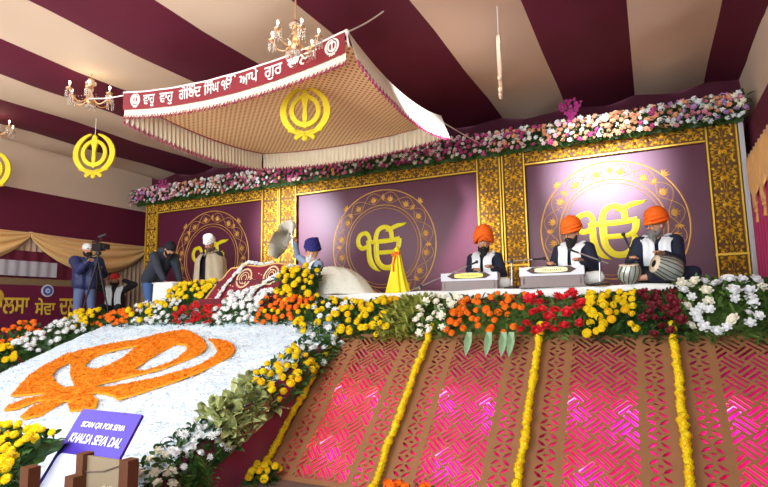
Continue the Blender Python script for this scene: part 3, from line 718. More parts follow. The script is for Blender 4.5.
def hand_prims(wr, d, up, side, curl=.6, k=1.0):
    d = Vector(d).normalized(); up = Vector(up); up = (up-d*up.dot(d)).normalized(); w = d.cross(up)*side
    P = []; pal = wr+d*.055*k
    for q in (-.026, -.009, .009, .026): P.append(c_(wr+w*q*.55*k, .015*k, wr+d*.09*k+w*q*k, .012*k))
    for q, L in ((-.032, .058), (-.011, .072), (.011, .078), (.032, .068)):
        a = wr+d*.09*k+w*q*k; d1 = (d*cos(curl*.6)-up*sin(curl*.6)); b_ = a+d1*L*.5*k; d2 = d*cos(curl*1.6)-up*sin(curl*1.6); cc = b_+d2*L*.35*k; d3 = d*cos(curl*2.5)-up*sin(curl*2.5)
        P += [c_(a, .0095*k, b_, .0088*k), c_(b_, .0088*k, cc, .0082*k), c_(cc, .0082*k, cc+d3*L*.22*k, .0075*k)]
    a = wr+d*.025*k+w*.03*k; b_ = a+(w*.7+d*.7-up*.25).normalized()*.04*k; P += [c_(a, .014*k, b_, .011*k), c_(b_, .011*k, b_+(d*.9-up*.4).normalized()*.032*k, .009*k)]
    return P
def head_parts(t, body, hc, yaw, pitch, spec):
    HS = 1.10
    """hc = head centre; returns rotation; face looks to local -Y rotated by yaw/pitch"""
    R = Matrix.Rotation(yaw, 3, 'Z') @ Matrix.Rotation(pitch, 3, 'X') @ Matrix.Scale(HS, 3)
    H = lambda x, y, z: hc+R @ Vector((x, y, z))
    pr = [e_(H(0, .01, .02), (.074, .092, .098), R), e_(H(0, -.02, -.045), (.058, .070, .068), R), c_(H(0, -.083, .012), .009, H(0, -.104, -.018), .014), e_(H(0, -.072, .030), (.052, .018, .012), R),
          e_(H(.075, .012, -.005), (.010, .018, .028), R), e_(H(-.075, .012, -.005), (.010, .018, .028), R), c_(H(.032, -.074, -.02), .018, H(.035, -.066, -.03), .016), c_(H(-.032, -.074, -.02), .018, H(-.035, -.066, -.03), .016),
          c_(H(-.018, -.083, -.05), .008, H(.018, -.083, -.05), .008), e_(H(0, -.066, -.088), (.026, .022, .02), R)]
    return R, H, pr
def person(label, loc, rz, pose, wear, group=None):
    t = thing('person', label, 'person', loc, rz)
    V = lambda k: Vector(pose[k])
    hip, chest, neck, hc = V('pelvis'), V('chest'), V('neck'), V('head')
    yaw, pitch = pose.get('yaw', 0), pose.get('pitch', 0)
    R, H, prims = head_parts(t, None, hc, yaw, pitch, wear)
    jac = []; tro = []
    spine = (neck-hip).normalized(); lat = Vector((1, 0, 0))
    fl = .075
    prims += [c_(neck-spine*.05, .055, hc-spine*.03+Vector((0, .01, 0)), .05)]
    bulk = wear.get('bulk', .0)
    for s_ in (-1, 1):
        prims += [c_(hip+lat*s_*.07, .105, chest+lat*s_*.075, .10), c_(chest+lat*s_*.07, .10, neck-spine*.09+lat*s_*.06, .07)]
        jac += [c_(hip+lat*s_*.08, .125+bulk, chest+lat*s_*.085, .122+bulk), c_(chest+lat*s_*.08, .12+bulk, neck-spine*.075+lat*s_*.06, .075+bulk*.5)]
    for i, s_ in enumerate((-1, 1)):
        sh = V('sh')+Vector((0, 0, 0)) if False else Vector((pose['shw']*s_, 0, 0))+neck-spine*.075
        ha = Vector(pose['hands'][i]); pole = pose.get('poles', [(-.5, .3, -1), (.5, .3, -1)])[i]
        el, wr = ik(sh, ha, .29, .26, pole)
        prims += [c_(sh, .06, el, .042), c_(el, .042, wr, .028)]
        jac += [c_(neck-spine*.08, .07, sh, .078+bulk), c_(sh, .075+bulk, el, .058+bulk), c_(el, .058+bulk, wr-(wr-el).normalized()*.02, .044+bulk*.6)]
        d = (wr-el); up = pose.get('palm', Vector((0, 0, 1))); 
        if abs(d.normalized().dot(Vector(up).normalized())) > .93: up = Vector((0, 1, .1))
        prims += hand_prims(wr, d+Vector(pose.get('handdir', (0, 0, 0)))*d.length, up, s_, pose.get('curl', .6))
        kn, an = Vector(pose['knees'][i]), Vector(pose['ankles'][i]); hj = hip+lat*s_*.09+Vector((0, 0, -.02))
        toe = Vector(pose['toes'][i])
        prims += [c_(hj, .09, kn, .058), c_(kn, .058, an, .038), c_(an, .04, toe, .028)]
        tro += [c_(hj, .11, kn, .078), c_(kn, .078, an+(kn-an).normalized()*.03, .062)]
        if wear.get('shoes'): 
            blob('shoe', [c_(an+Vector((0, 0, -.035)), .048, toe, .042)], wear['shoes'], t, .01)
    tro += [c_(hip+lat*-.08, .12, hip+lat*.08, .12)]
    blob('body', prims, wear.get('skin', skin_m), t, .0065, 3)
    if wear.get('jacket'): blob('jacket', jac+wear.get('jacket_extra', []), wear['jacket'], t, .012, 4, .003 if not wear.get('puffy') else .007)
    if wear.get('trousers'): blob('trousers', tro, wear['trousers'], t, .013, 4)
    # face details
    for s_ in (-1, 1):
        b = MB(); b.ball(H(s_*.030, -.080, .012), .0115, 8); ey = b.build('eye', M('eye_white', (225, 220, 215), .3), t, True)
        b = MB(); b.ball(H(s_*.030, -.0895, .012), .0058, 8); b.build('iris', M('dark_iris', (30, 18, 12), .3), ey, True)
        b = MB(); b.tube([H(s_*.012, -.088, .034), H(s_*.03, -.090, .039), H(s_*.050, -.082, .032)], .0055, 6); b.build('eyebrow', wear.get('hair', beard_b), t, True)
        if wear.get('glasses'):
            b = MB(); b.tube([H(s_*.032+.022*cos(a*pi/6), -.099, .010+.018*sin(a*pi/6)) for a in range(13)], .0022, 5); b.tube([H(s_*.054, -.098, .012), H(s_*.078, .0, .01)], .002, 5); b.build('spectacles', black, t)
    b = MB(); b.tube([H(-.022, -.086, -.052), H(0, -.092, -.049), H(.022, -.086, -.052)], .006, 6); b.build('lips', M('lips', (150, 84, 74), .5), t, True)
    if wear.get('beard'):
        bl, bm2 = wear['beard']
        pb = [e_(H(0, -.03, -.082), (.066, .066, .045), R), c_(H(-.066, -.01, -.03), .014, H(-.055, -.03, -.07), .03), c_(H(.066, -.01, -.03), .014, H(.055, -.03, -.07), .03),
              c_(H(-.012, -.094, -.036), .010, H(-.045, -.080, -.058), .014), c_(H(.012, -.094, -.036), .010, H(.045, -.080, -.058), .014),
              c_(H(0, -.065, -.09), .05, H(0, -.075, -.09-bl), .032 if bl > .08 else .045)]
        blob('beard', pb, bm2, t, .007, 2, .003)
    if wear.get('turban'):
        tm, sz = wear['turban']; pt = []
        st = wear.get('turban_style', 'peaked')
        if st == 'peaked':
            pt = [e_(H(0, .02, .105*sz), (.098*sz, .112*sz, .10*sz), R)]
            for k in range(6):
                f = k/5; zc = .040+.150*f; rx = .100+.012*sin(f*pi*.8)-.046*f*f
                for s_ in (-1, 1):    # layers rise from above the ears and meet in a low peak at the brow
                    q = [H(s_*rx*sz*sin(a), (.018-.116*cos(a)*(1-.22*f))*sz, (zc+.018+(.050*(1-f)-.03*f)*max(0, cos(a))**2 - .030*(1-f)*abs(sin(a))-.0*f)*sz) for a in [pi*j/12 for j in range(13)]]
                    pt += [c_(q[j], .017*sz, q[j+1], .017*sz) for j in range(12)]
            pt += [e_(H(0, .03, .19*sz), (.062*sz, .066*sz, .045*sz), R)]
        elif st == 'round':
            th_ = wear.get('th', 1); pt = [e_(H(0, .025, .105*th_), (.100*sz, .116*sz, .108*sz*th_), R)]
            for k in range(6):
                f = k/5; pt += [c_(H(.098*sz*cos(a)*(1-.3*f*f), .018+.113*sz*sin(a)*(1-.3*f*f), (.045+.125*f*th_)*1+.016*sin(a+k)), .014*sz, H(.098*sz*cos(a+.4)*(1-.3*f*f), .018+.113*sz*sin(a+.4)*(1-.3*f*f), (.045+.125*f*th_)+.016*sin(a+.4+k)), .014*sz) for a in [j*.4 for j in range(16)]]
        else:   # close-fitting cap or wrap
            pt = [e_(H(0, .014, .052), (.083*sz, .102*sz, .082*sz), R), e_(H(0, .014, .03), (.086*sz, .105*sz, .03), R)]
        blob('turban' if st != 'cap' else 'cap', pt, tm, t, .006, 2)
        if st == 'peaked' and wear.get('fifty', True):
            b = MB(); b.add([H(-.016, -.088, .058), H(.016, -.088, .058), H(0, -.100, .098*sz)], [(0, 1, 2)]); b.ball(H(0, -.084, .062), .018, 8, sc=(1, .6, 1.3)); b.build('under_turban', wear.get('under', M('black_under_turban', (30, 20, 20), .8)), t)
    if wear.get('scarf'):
        m_ = wear['scarf']; b = MB(); fr = -(.15+bulk)
        for s_ in (-1, 1):
            P = [neck+Vector((s_*.03, .075, -.0)), neck+Vector((s_*.095, .02, .015)), neck+Vector((s_*.115, -.07, -.03)), Vector((s_*.085, chest.y+fr+.01, chest.z+.07)), Vector((s_*.088, chest.y+fr-.012, chest.z-.08)), Vector((s_*.09, hip.y+fr-.012, hip.z+.09))]
            P = [Vector(p) for p in cr([tuple(p) for p in P], 5)]
            L = []; 
            def sf(u, v, P=P, s_=s_):
                i = min(len(P)-1, int(round(u*(len(P)-1)))); w = .125; q = P[i]; 
                wv = Vector((s_, 0, 0)) if u > .35 else Vector((s_*.8, 0, .6)).lerp(Vector((s_, 0, 0)), u/.35)
                return q+wv*(v-.5)*w+Vector((0, -.006*sin(v*pi*4), 0))
            b.grid(sf, len(P)-1, 10)
        b.build('scarf', m_, t, True, thick=.012)
    return t
def seated(hl, hr, lean=0, yaw=0, pitch=.05, **kw):
    p = dict(pelvis=(0, 0, .13), chest=(0, -.03-lean*.5, .40), neck=(0, -.03-lean, .575), head=(0, -.05-lean*1.2, .705), yaw=yaw, pitch=pitch, shw=.185, hands=[hl, hr],
             knees=[(-.36, -.24, .12), (.36, -.24, .12)], ankles=[(.10, -.36, .07), (-.10, -.42, .08)], toes=[(.22, -.38, .05), (-.22, -.44, .06)])
    p.update(kw); return p
white_scarf = M('white_scarf', (232, 238, 240), .8, var=.04)
S1, S2, S3 = (-2.21, 7.95), (-.87, 7.5), (.10, 7.3)
DZ = 1.872
person('seated musician with full black beard, orange turban and white scarf at the leftmost harmonium', (S1[0], S1[1], DZ), radians(0), seated((-.06, -.36, .30), (.20, -.34, .33), yaw=radians(10), pitch=.05, curl=.5),
       dict(jacket=navy, trousers=white_cloth, beard=(.19, beard_b), turban=(orange_t, 1.22), scarf=white_scarf, bulk=.01))
person('seated musician in orange turban singing with head bowed behind the middle harmonium', (S2[0], S2[1], DZ), radians(-14), seated((-.2, -.34, .30), (.22, -.36, .32), lean=.03, yaw=radians(-18), pitch=.22, curl=.5),
       dict(jacket=navy, trousers=white_cloth, beard=(.05, beard_b), turban=(orange_t, 1.12), turban_style='round', scarf=white_scarf, bulk=.015, glasses=True))
person('seated musician with grey beard, glasses and orange turban playing the drums', (S3[0], S3[1], DZ), radians(-4), seated((-.26, -.33, .30), (.08, -.36, .33), yaw=radians(-42), pitch=.1, curl=.4),
       dict(jacket=M('dark_blue_suit', (22, 30, 52), .8, var=.1), trousers=navy, beard=(.13, beard_g), turban=(orange_t, 1.12), turban_style='round', scarf=white_scarf, bulk=.022, glasses=True))
grey_shawl = M('grey_shawl', (170, 176, 190), .85, var=.08)
person('seated attendant in navy turban with white beard raising a feather whisk', (-5.05, 7.75, 1.90), radians(-32), seated((-.20, -.34, .90), (.16, -.32, .3), lean=.05, yaw=radians(-30), pitch=.12, curl=1.2, poles=[(-1, -.2, -.3), (.5, .3, -1)]),
       dict(jacket=M('pale_blue_kurta', (140, 156, 184), .85), trousers=white_cloth, beard=(.12, M('white_beard', (214, 210, 204), .85, bump=.4, bscale=60)), turban=(M('navy_turban', (34, 32, 110), .75), 1.05), scarf=M('white_shawl', (226, 224, 218), .85)))
jeans = M('blue_denim', (66, 98, 150), .85, var=.15, scale=12)
SZ = 1.325
person('man bending forward in charcoal jacket, black cap and blue jeans beside the white table', (-8.62, 7.5, SZ), radians(78),
       dict(pelvis=(0, .12, .98), chest=(0, -.14, 1.24), neck=(0, -.34, 1.44), head=(0, -.47, 1.52), yaw=0, pitch=.6, shw=.2, hands=[(-.14, -.62, .86), (.16, -.60, .88)], poles=[(-.4, .2, -.6), (.4, .2, -.6)],
            knees=[(-.11, .02, .50), (.11, .14, .50)], ankles=[(-.11, .12, .08), (.11, .28, .08)], toes=[(-.12, -.04, .04), (.12, .12, .04)], curl=.5),
       dict(jacket=M('charcoal_jacket', (48, 54, 66), .8, var=.12, bump=.3, bscale=20), trousers=jeans, shoes=black, beard=(.03, beard_b), turban=(M('black_cap', (28, 26, 32), .85), 1.12), turban_style='cap', bulk=.02,
            jacket_extra=[e_((0, -.26, 1.52), (.12, .12, .07))]))
t = person('standing man in white turban with beige shawl looking down', (-7.44, 7.75, SZ), radians(6),
       dict(pelvis=(0, 0, .93), chest=(0, -.01, 1.22), neck=(0, -.03, 1.46), head=(0, -.07, 1.60), yaw=.1, pitch=.45, shw=.19, hands=[(-.07, -.20, .92), (.07, -.20, .92)],
            knees=[(-.1, -.02, .50), (.1, -.02, .50)], ankles=[(-.1, 0, .08), (.1, 0, .08)], toes=[(-.12, -.16, .04), (.12, -.16, .04)]),
       dict(jacket=M('dark_kurta', (34, 32, 42), .85), trousers=M('dark_kurta', (34, 32, 42)), shoes=black, beard=(.03, M('greying_beard', (90, 70, 60), .9)), turban=(white_cloth, .95), th=.8, turban_style='round'))
shawl = M('beige_shawl', (182, 168, 140), .9, var=.1, scale=12, bump=.3, bscale=20); 
b = MB()
for s_ in (-1, 1):
    def sh(u, v, s_=s_):
        # u: down the body, v: from the spine round to the front edge
        a = v*pi*.93; rx = .285+.05*u; ry = .215+.05*u; z = 1.53-.88*u-(.08*sin(a/2) if u < .1 else 0)
        k = smoothstep(0, .30, u)**.6; rx *= .30+.70*k; ry *= .42+.58*k
        return Vector((s_*rx*sin(a)*(1+.03*sin(v*22)), ry*cos(a)-.02+.012*sin(v*30+u*4), z+.02*cos(a)))
    b.grid(sh, 26, 26)
b.build('shawl', shawl, t, True, thick=.012)
t = person('camera operator in navy puffer jacket, white cap and jeans standing at the tripod', (-10.05, 7.05, SZ), radians(60),
       dict(pelvis=(0, 0, .93), chest=(0, 0, 1.2), neck=(0, -.03, 1.44), head=(0, -.05, 1.585), yaw=.3, pitch=.1, shw=.2, hands=[(-.02, -.42, 1.32), (.22, -.38, 1.2)], poles=[(-.3, .2, -1), (.4, .2, -1)],
            knees=[(-.12, -.03, .50), (.12, .02, .50)], ankles=[(-.13, 0, .08), (.13, .05, .08)], toes=[(-.16, -.16, .04), (.15, -.1, .04)]),
       dict(jacket=M('navy_puffer', (44, 52, 96), .55, var=.12, bump=.5, bscale=12), puffy=True, bulk=.035, trousers=M('faded_denim', (96, 110, 150), .85, var=.12), shoes=black, beard=(.03, beard_b), turban=(white_cloth, 1.02), turban_style='cap'))
person('person with red head cover and both arms raised, crouching behind the tripod', (-10.40, 8.0, SZ), radians(40),
       dict(pelvis=(0, 0, .42), chest=(0, -.03, .68), neck=(0, -.06, .91), head=(0, -.09, 1.05), yaw=.1, pitch=.25, shw=.18, hands=[(-.19, -.24, 1.04), (.19, -.24, 1.04)], poles=[(-1, 0, -.1), (1, 0, -.1)],
            knees=[(-.15, -.38, .46), (.15, -.38, .46)], ankles=[(-.14, -.14, .08), (.14, -.14, .08)], toes=[(-.15, -.30, .04), (.15, -.30, .04)], curl=1.0),
       dict(jacket=M('black_jacket', (28, 26, 34), .8), trousers=M('dark_kurta', (34, 32, 42)), turban=(M('red_wrap', (214, 34, 44), .8), 1.0), turban_style='cap', beard=(.02, beard_b), scarf=white_scarf))
# ------------------------------------------------------------ instruments and microphones
cream_plate = M('cream_name_plate', (240, 226, 170), .4, var=.03)
hex_brown = M('brown_cover_shape', (78, 54, 46), .7)
def harmonium(label, loc, rz, w, plate):
    t = thing('harmonium', label, 'harmonium', loc, rz)
    t.scale = (1, 1, .78)
    b = MB(); b.box((0, 0, .12), (w, .34, .20)); b.box((0, .0, .01), (w+.04, .38, .025)); b.build('case', M('harmonium_wood', (124, 108, 104), .4), t)
    b = MB(); b.box((0, 0, .25), (w+.02, .36, .14)); b.build('white_cover', M('white_cover', (216, 218, 224), .7, var=.03), t)
    b = MB(); P = [(-w*.40, .267), (-w*.30, .318), (w*.30, .318), (w*.40, .267), (w*.30, .217), (-w*.30, .217)]
    b.add([(x, -.183, z) for x, z in P]+[(x, -.170, z) for x, z in P], [tuple(range(6))]+[(k, (k+1) % 6, 6+(k+1) % 6, 6+k) for k in range(6)]); b.build('brown_panel', hex_brown, t)
    b = MB(); n = 24
    def pl(q, y): return [(w*.26*q*max(-1, min(1, 1.25*cos(a*2*pi/n))), y, .268+.044*q*sin(a*2*pi/n)) for a in range(n)]
    b.add(pl(1, -.186)+pl(1, -.196), [tuple(range(n, 2*n))]+[(k, (k+1) % n, n+(k+1) % n, n+k) for k in range(n)]); pt = b.build('name_plate', plate, t)
    b = MB()
    for k in range(11): b.box((-w*.15+k*w*.03, -.197, .268), (w*.014, .003, .012+.006*(k % 3)))
    b.build('plate_lettering', M('plate_ink', (120, 108, 70), .6), pt)
    b = MB()
    for k in range(22): b.box((-w*.40+k*w*.037, -.02, .325), (w*.032, .15, .012))
    b.build('keyboard', M('ivory_keys', (232, 228, 214), .3), t)
    b = MB()
    for k in range(7): b.box((0, .19+k*.014, .2), (w*.9, .006, .22-.01*(k % 2)))
    b.box((0, .295, .2), (w*.92, .012, .24)); b.build('bellows', M('bellows_red', (120, 30, 30), .6), t)
    b = MB()
    for s_ in (-1, 1): b.tube([(s_*w*.45, -.17, .05), (s_*w*.45, -.195, .10), (s_*w*.45, -.17, .15)], .006, 6)
    b.build('handle', silver, t)
harmonium('harmonium with oval plate coloured yellow as if lit in front of the leftmost musician', (-2.28, 7.42, DZ), radians(8), .76, M('yellow_lit_tint_plate', (252, 226, 90), .4, var=.02))  # plate has no glow; its lit look is put into the yellow colour
harmonium('harmonium with cream oval plate in front of the middle musician', (-1.10, 7.02, DZ), radians(4), .74, cream_plate)
def drum(name, label, loc, rot, prof, body, straps):
    t = thing(name, label, 'drum', loc); t.rotation_euler = rot
    b = MB(); b.lathe(prof, n=28); b.build('shell', body, t, True)
    r, z = prof[-1]; b = MB(); b.lathe([(.001, z+.008), (r*.99, z+.006), (r*1.04, z-.012), (r*1.02, z-.03)][::-1], n=28); hd = b.build('drum_head', M('drum_skin', (222, 206, 176), .6), t, True)
    b = MB(); b.lathe([(.001, z+.013), (r*.42, z+.009)][::-1], n=20); b.build('black_spot', black, hd)
    b = MB()
    for k in range(straps):
        a = 2*pi*k/straps; b.tube([((q+.006)*cos(a+.12*i), (q+.006)*sin(a+.12*i), zz) for i, (q, zz) in enumerate(prof[1:])], .0055, 5)
    b.build('strap', M('dark_strap', (84, 74, 62), .7), t)
shell = M('silver_drum_shell', (196, 204, 190), .35, .45, var=.1, scale=14)
drum('tabla_drum', 'silver tabla drum lying on its side with dark straps before the right musician', (.30, 6.92, DZ+.125), (radians(72), 0, radians(-62)), [(.001, 0), (.09, .005), (.125, .05), (.135, .13), (.12, .22), (.100, .30)], shell, 16)
drum('bass_drum', 'small round silver bass drum left of the tabla, upright', (-.22, 6.92, DZ+.01), (radians(12), 0, 0), [(.001, 0), (.07, .01), (.115, .06), (.13, .13), (.12, .18), (.105, .22)], shell, 14)
def mic(t, a, d, L=.13):
    a, d = Vector(a), Vector(d).normalized(); b = MB(); b.tube([a, a-d*L], [.014, .010], 8); m_ = b.build('microphone', black, t); b = MB(); b.ball(a+d*.015, .024, 8); b.build('mic_grille', M('mic_mesh', (60, 60, 64), .4, .6), m_, True)
def micstand(label, base, top, tip, chrome=silver):
    t = thing('microphone_stand', label, 'microphone stand', base); bs = Vector(base)
    tp, ti = Vector(top)-bs, Vector(tip)-bs
    b = MB(); b.tube([(0, 0, .0), tp], .010, 8); b.build('pole', chrome, t)
    b = MB(); b.lathe([(.001, 0), (.11, 0), (.11, .012), (.02, .03), (.001, .03)], n=16); b.build('base', black, t)
    back = tp-(ti-tp)*.35; b = MB(); b.tube([back, ti], .0085, 8); b.build('boom', chrome, t)
    b = MB(); b.ball(tp, .024, 8); b.box(tp, (.03, .04, .05)); b.build('clamp', black, t)
    mic(t, ti+(ti-tp).normalized()*.10, ti-tp)
micstand('silver boom microphone stand reaching up to the leftmost musician', (-3.0, 7.2, DZ+.01), (-2.95, 7.2, 1.96), (-2.26, 7.3, 2.23))
micstand('silver microphone stand with level boom between two left musicians', (-1.63, 7.1, DZ+.01), (-1.62, 7.1, 2.235), (-1.32, 7.1, 2.245))
micstand('silver microphone stand right of the middle musician', (-.54, 6.9, DZ+.01), (-.53, 6.9, 2.17), (-.80, 7.08, 2.30))
micstand('black microphone stand in front of the drummer face', (-.10, 6.98, DZ+.01), (-.14, 6.95, 2.12), (-.22, 6.96, 2.36), black)

# ------------------------------------------------------------ holy book throne and things about it
b = MB(); b.box((-5.55, 7.25, 1.585), (1.75, 1.6, .53)); tp_ = b.build('throne_platform', red_carpet); tag(tp_, 'low red platform carrying the covered holy book, behind white and orange flowers', 'platform')
t = thing('covered_throne', 'holy book throne under a maroon cloth with gold border and cream rings', 'throne', (-5.5, 6.78, 1.80))
velvet = M('maroon_velvet', (112, 8, 34), .8, var=.12, scale=5)
def drape(u, v):
    x = -.80+1.66*u; hump = smoothstep(0, .16, u)*smoothstep(1, .80, u); dip = .03*sin(u*pi*3)**2
    top = .36+.22*hump-dip
    if v < .3: k = v/.3; return Vector((x, .34-.34*k, top*(.9+.1*k)))
    k = (v-.3)/.7; return Vector((x*(1+.10*k), -.26*k, top*(1-k)**.9*.98+.0+.012*sin(u*30)*k))
b = MB(); b.grid(drape, 60, 30); b.build('maroon_cloth', velvet, t, True, thick=.012)
gilt = M('gilt_border', (214, 172, 104), .5, .2, var=.2, scale=50)
b = MB()
for v in (.31, .97): b.tube([drape(i/60, v)+Vector((0, -.01, .01)) for i in range(61)], .013, 6)
for u in (.0, 1.0): b.tube([drape(u, i/30)+Vector((0, -.01, .01)) for i in range(31)], .018, 6)
b.build('gold_border', gilt, t, True)
b = MB()
for u0, v0 in ((.36, .58), (.66, .56)):
    for q in (.15, .135, .09, .05):
        b.tube([drape(u0+q*.55*cos(a*pi/10), v0+q*1.3*sin(a*pi/10))+Vector((0, -.015, .012)) for a in range(21)], .006, 5)
for i in range(26):
    u, v = .08+.84*((i*.37) % 1), .36+.55*((i*.618) % 1); b.ball(drape(u, v)+Vector((0, -.012, .01)), .011, 6)
tag(b.build('embroidery', M('cream_embroidery', (226, 206, 160), .6, var=.15, scale=40), t), kind='stuff')
b = MB(); b.box((0, .1, .17), (1.5, .5, .32)); b.build('bolster_stack', M('cushion_maroon', (90, 14, 32), .8), t)
tg = thing('white_flower_garland', 'thick garland of white blooms draped over the maroon throne cloth', 'garland', (-5.5, 6.78, 1.8))
P = [(.16, .98), (.20, .75), (.27, .52), (.33, .33), (.45, .24), (.60, .22)]; Q = [(.90, .22), (.86, .34), (.79, .5), (.70, .66), (.60, .78), (.50, .84)]
for PP in (P, Q):
    C2 = cr([(a, b_, 0) for a, b_ in PP], 6)
    for a, b_, _ in C2: place_bloom(tg, getbloom('white' if rnd.random() < .8 else 'cream', 'mum'), drape(a, b_)+Vector((rnd.uniform(-.015, .015), -.03, .035)), .042, (0, -.7, .6))
# cushion mound under white cloth
t = thing('draped_cushion', 'white embroidered cloth heaped over a cushion at the left end of the dais', 'cushion', (-4.42, 7.25, DZ))
def mound(u, v):
    a = u*2*pi; r = v; x = cos(a)*r*.60*(1.15 if cos(a) > 0 else .95); y = sin(a)*r*.36
    z = .45*(1-r**3.2)*(1-.25*max(0, cos(a))*r)+.012*sin(a*9)*r; return (x, y, max(.004, z))
b = MB(); b.grid(mound, 72, 20); b.build('cloth', M('embroidered_white_cloth', (232, 232, 214), .8, var=.10, scale=14, bump=.5, bscale=26), t, True)
# feather whisk held up
t = thing('feather_whisk', 'pale grey feather whisk held up by the navy-turbaned attendant', 'whisk', (-5.41, 7.50, 2.86))
b = MB(); b.tube([(.02, 0, -.14), (0, 0, .0), (-.01, 0, .11)], [.012, .016, .013], 8); b.build('handle', silver, t)
hair = M('pale_feather', (214, 208, 192), .8, var=.12, scale=30)
b = MB()
for k in range(900):
    q = rnd.random(); dy = rnd.uniform(-.07, .07)*(1-.3*q)
    outer = [(.0, .08), (.05, .22), (-.03, .30), (-.24, .22), (-.44, -.04), (-.47, -.24)]
    inner = [(.0, .08), (.01, .10), (-.03, .09), (-.07, -.02), (-.14, -.18), (-.30, -.32)]
    Pn = [Vector((a_[0]*(1-q)+c2[0]*q, dy*sin(pi*i/5), a_[1]*(1-q)+c2[1]*q)) for i, (a_, c2) in enumerate(zip(outer, inner))]
    Pn = [Vector(z) for z in cr([tuple(z+Vector((rnd.uniform(-.01, .01), 0, rnd.uniform(-.01, .01)))) for z in Pn], 3)]
    vs = []; w_ = Vector((.5, .3, .8)).normalized()*.010
    for z in Pn: vs += [z-w_, z+w_]
    b.add(vs, [(2*i, 2*i+1, 2*i+3, 2*i+2) for i in range(len(Pn)-1)])
tag(b.build('hair', hair, t), kind='stuff')
# yellow-draped ceremonial stand
t = thing('draped_stand', 'narrow stand wrapped in bright yellow cloth with orange bow at top', 'stand', (-3.50, 7.6, DZ))
ycl = M('yellow_satin', (250, 226, 10), .55, var=.06, scale=6)
b = MB(); b.grid(lambda u, v: ((.055+.115*(1-v)**1.3)*(1+.12*sin(u*2*pi*9))*cos(u*2*pi)*(1+.15*(1-v)), (.055+.08*(1-v))*(1+.12*sin(u*2*pi*9))*sin(u*2*pi), .62*v), 108, 12); b.build('yellow_cloth', ycl, t, True)
b = MB(); b.lathe([(.03, .60), (.055, .63), (.05, .68), (.02, .72), (.001, .75)], n=14); b.build('top_knob', ycl, t, True)
b = MB(); b.box((0, -.06, .60), (.035, .03, .10)); b.ball((-.045, -.06, .60), .035, 8, sc=(1, .6, .8)); b.ball((.045, -.06, .62), .035, 8, sc=(1, .6, .8)); b.tube([(0, -.07, .58), (-.03, -.085, .45), (-.02, -.10, .34)], .014, 6); b.build('orange_bow', M('orange_satin', (238, 110, 10), .6), t, True)
# white table, cushion, white spread at the left end of the throne
t = thing('side_table', 'small white cloth-covered table the bending man reaches over', 'table', (-7.68, 7.05, SZ))
b = MB(); b.grid(lambda u, v: ((.24+.02*(1-v))*max(-1, min(1, 1.35*cos(u*2*pi)))*(1+.02*sin(u*60)*(1-v)), (.22+.02*(1-v))*max(-1, min(1, 1.35*sin(u*2*pi))), 0.84*v), 80, 6)
b.box((0, 0, .845), (.50, .46, .02)); b.build('white_cover', white_cloth, t, True)
t = thing('folded_cloth', 'folded pale green and cream cloth stack left of the maroon throne', 'cloth', (-6.85, 7.3, SZ+.48))
b = MB()
for k in range(5): b.box((0, .01*k, .04+.075*k), (.52-.02*k, .36, .07), rz=.05*k)
b.build('layers', M('pale_green_cloth', (206, 214, 180), .85, var=.08), t)
b = MB(); b.box((-6.85, 7.3, SZ+.235), (.66, .5, .47)); tag(b.build('cloth_stool', M('white_stool_cover', (214, 214, 212), .85)), 'white covered stool under the folded pale green cloth', 'stool')
b = MB(); b.grid(lambda u, v: (-6.98+.62*u, 6.32+.62*v, 1.52+.36*v+.05*u+.012*sin(u*14+v*6)), 20, 16); tag(b.build('white_sheet', M('bluish_white_sheet', (206, 218, 232), .8), None, True, thick=.01), 'white sheet sloping down left of the maroon throne, above red flowers', 'sheet')

# ------------------------------------------------------------ left wall: swags, banner, cloth strips; tripod camera
def swag(nm, y0, y1, zt, drop, x=XL+.12):
    b = MB()
    def f(u, v):
        s_ = 4*u*(1-u); d = (.10+drop*v)*s_**.75+.03*v; y = y0+(y1-y0)*u
        pinch = (1-s_)**2; y += (y0+(y1-y0)*.5-y)*.0
        return Vector((x+.06*sin(v*pi*7+u*2)*(.3+.7*s_)+.10*v*s_, y, zt-d*(.25+.75*v)-.012*sin(v*44)))
    b.grid(f, 50, 44); tag(b.build('satin_swag', peach, None, True, thick=.008), nm, 'drape', 'peach swags on the left wall')
swag('peach satin swag running out of the photo at its left edge', 3.7, 6.62, 3.31, .62)
swag('peach satin swag hanging behind the camera operator head', 6.58, 9.5, 3.31, .62)
t = thing('wall_banner', 'maroon banner with yellow writing and round blue badge on the left wall', 'banner', (XL+.2, 6.5, 1.35))
b = MB(); b.box((0, .1, .47), (.03, 3.3, .90)); b.build('sheet', M('banner_maroon', (104, 26, 58), .5, var=.06, scale=2), t)
b = MB(); b.box((.0, .1, .955), (.05, 3.32, .13)); b.build('olive_border', M('olive_border', (128, 104, 72), .7, var=.2, scale=30), t)
ylet = M('yellow_lettering', (222, 186, 60), .6)
for w, y0_, y1_ in (('ਖ਼ਾਲਸਾ'.replace('਼', ''), 5.85, 6.60), ('ਸੇਵਾ', 6.72, 7.13), ('ਦਲ', 7.22, 7.60)):
    me = text_mesh(w, .3, .004, .004); xs = [v.co.x for v in me.vertices]; ys = [v.co.y for v in me.vertices]; k = (y1_-y0_)/(max(xs)-min(xs)); m0 = min(xs); k2 = .34/(max(ys)-min(ys)); n0 = min(ys)
    xform(me, lambda c: Vector((.022+c.z, y0_-6.5+(c.x-m0)*k, .30+(c.y-n0)*k2))); setmat(me, ylet); link('lettering', me, t)
b = MB(); R_ = Matrix.Rotation(pi/2, 4, 'Y')
b.lathe([(.001, .012), (.125, .012), (.125, 0)], n=28, T=Matrix.Translation((.018, .45, .79)) @ R_); bd = b.build('round_badge', M('badge_white', (206, 204, 214), .5), t)
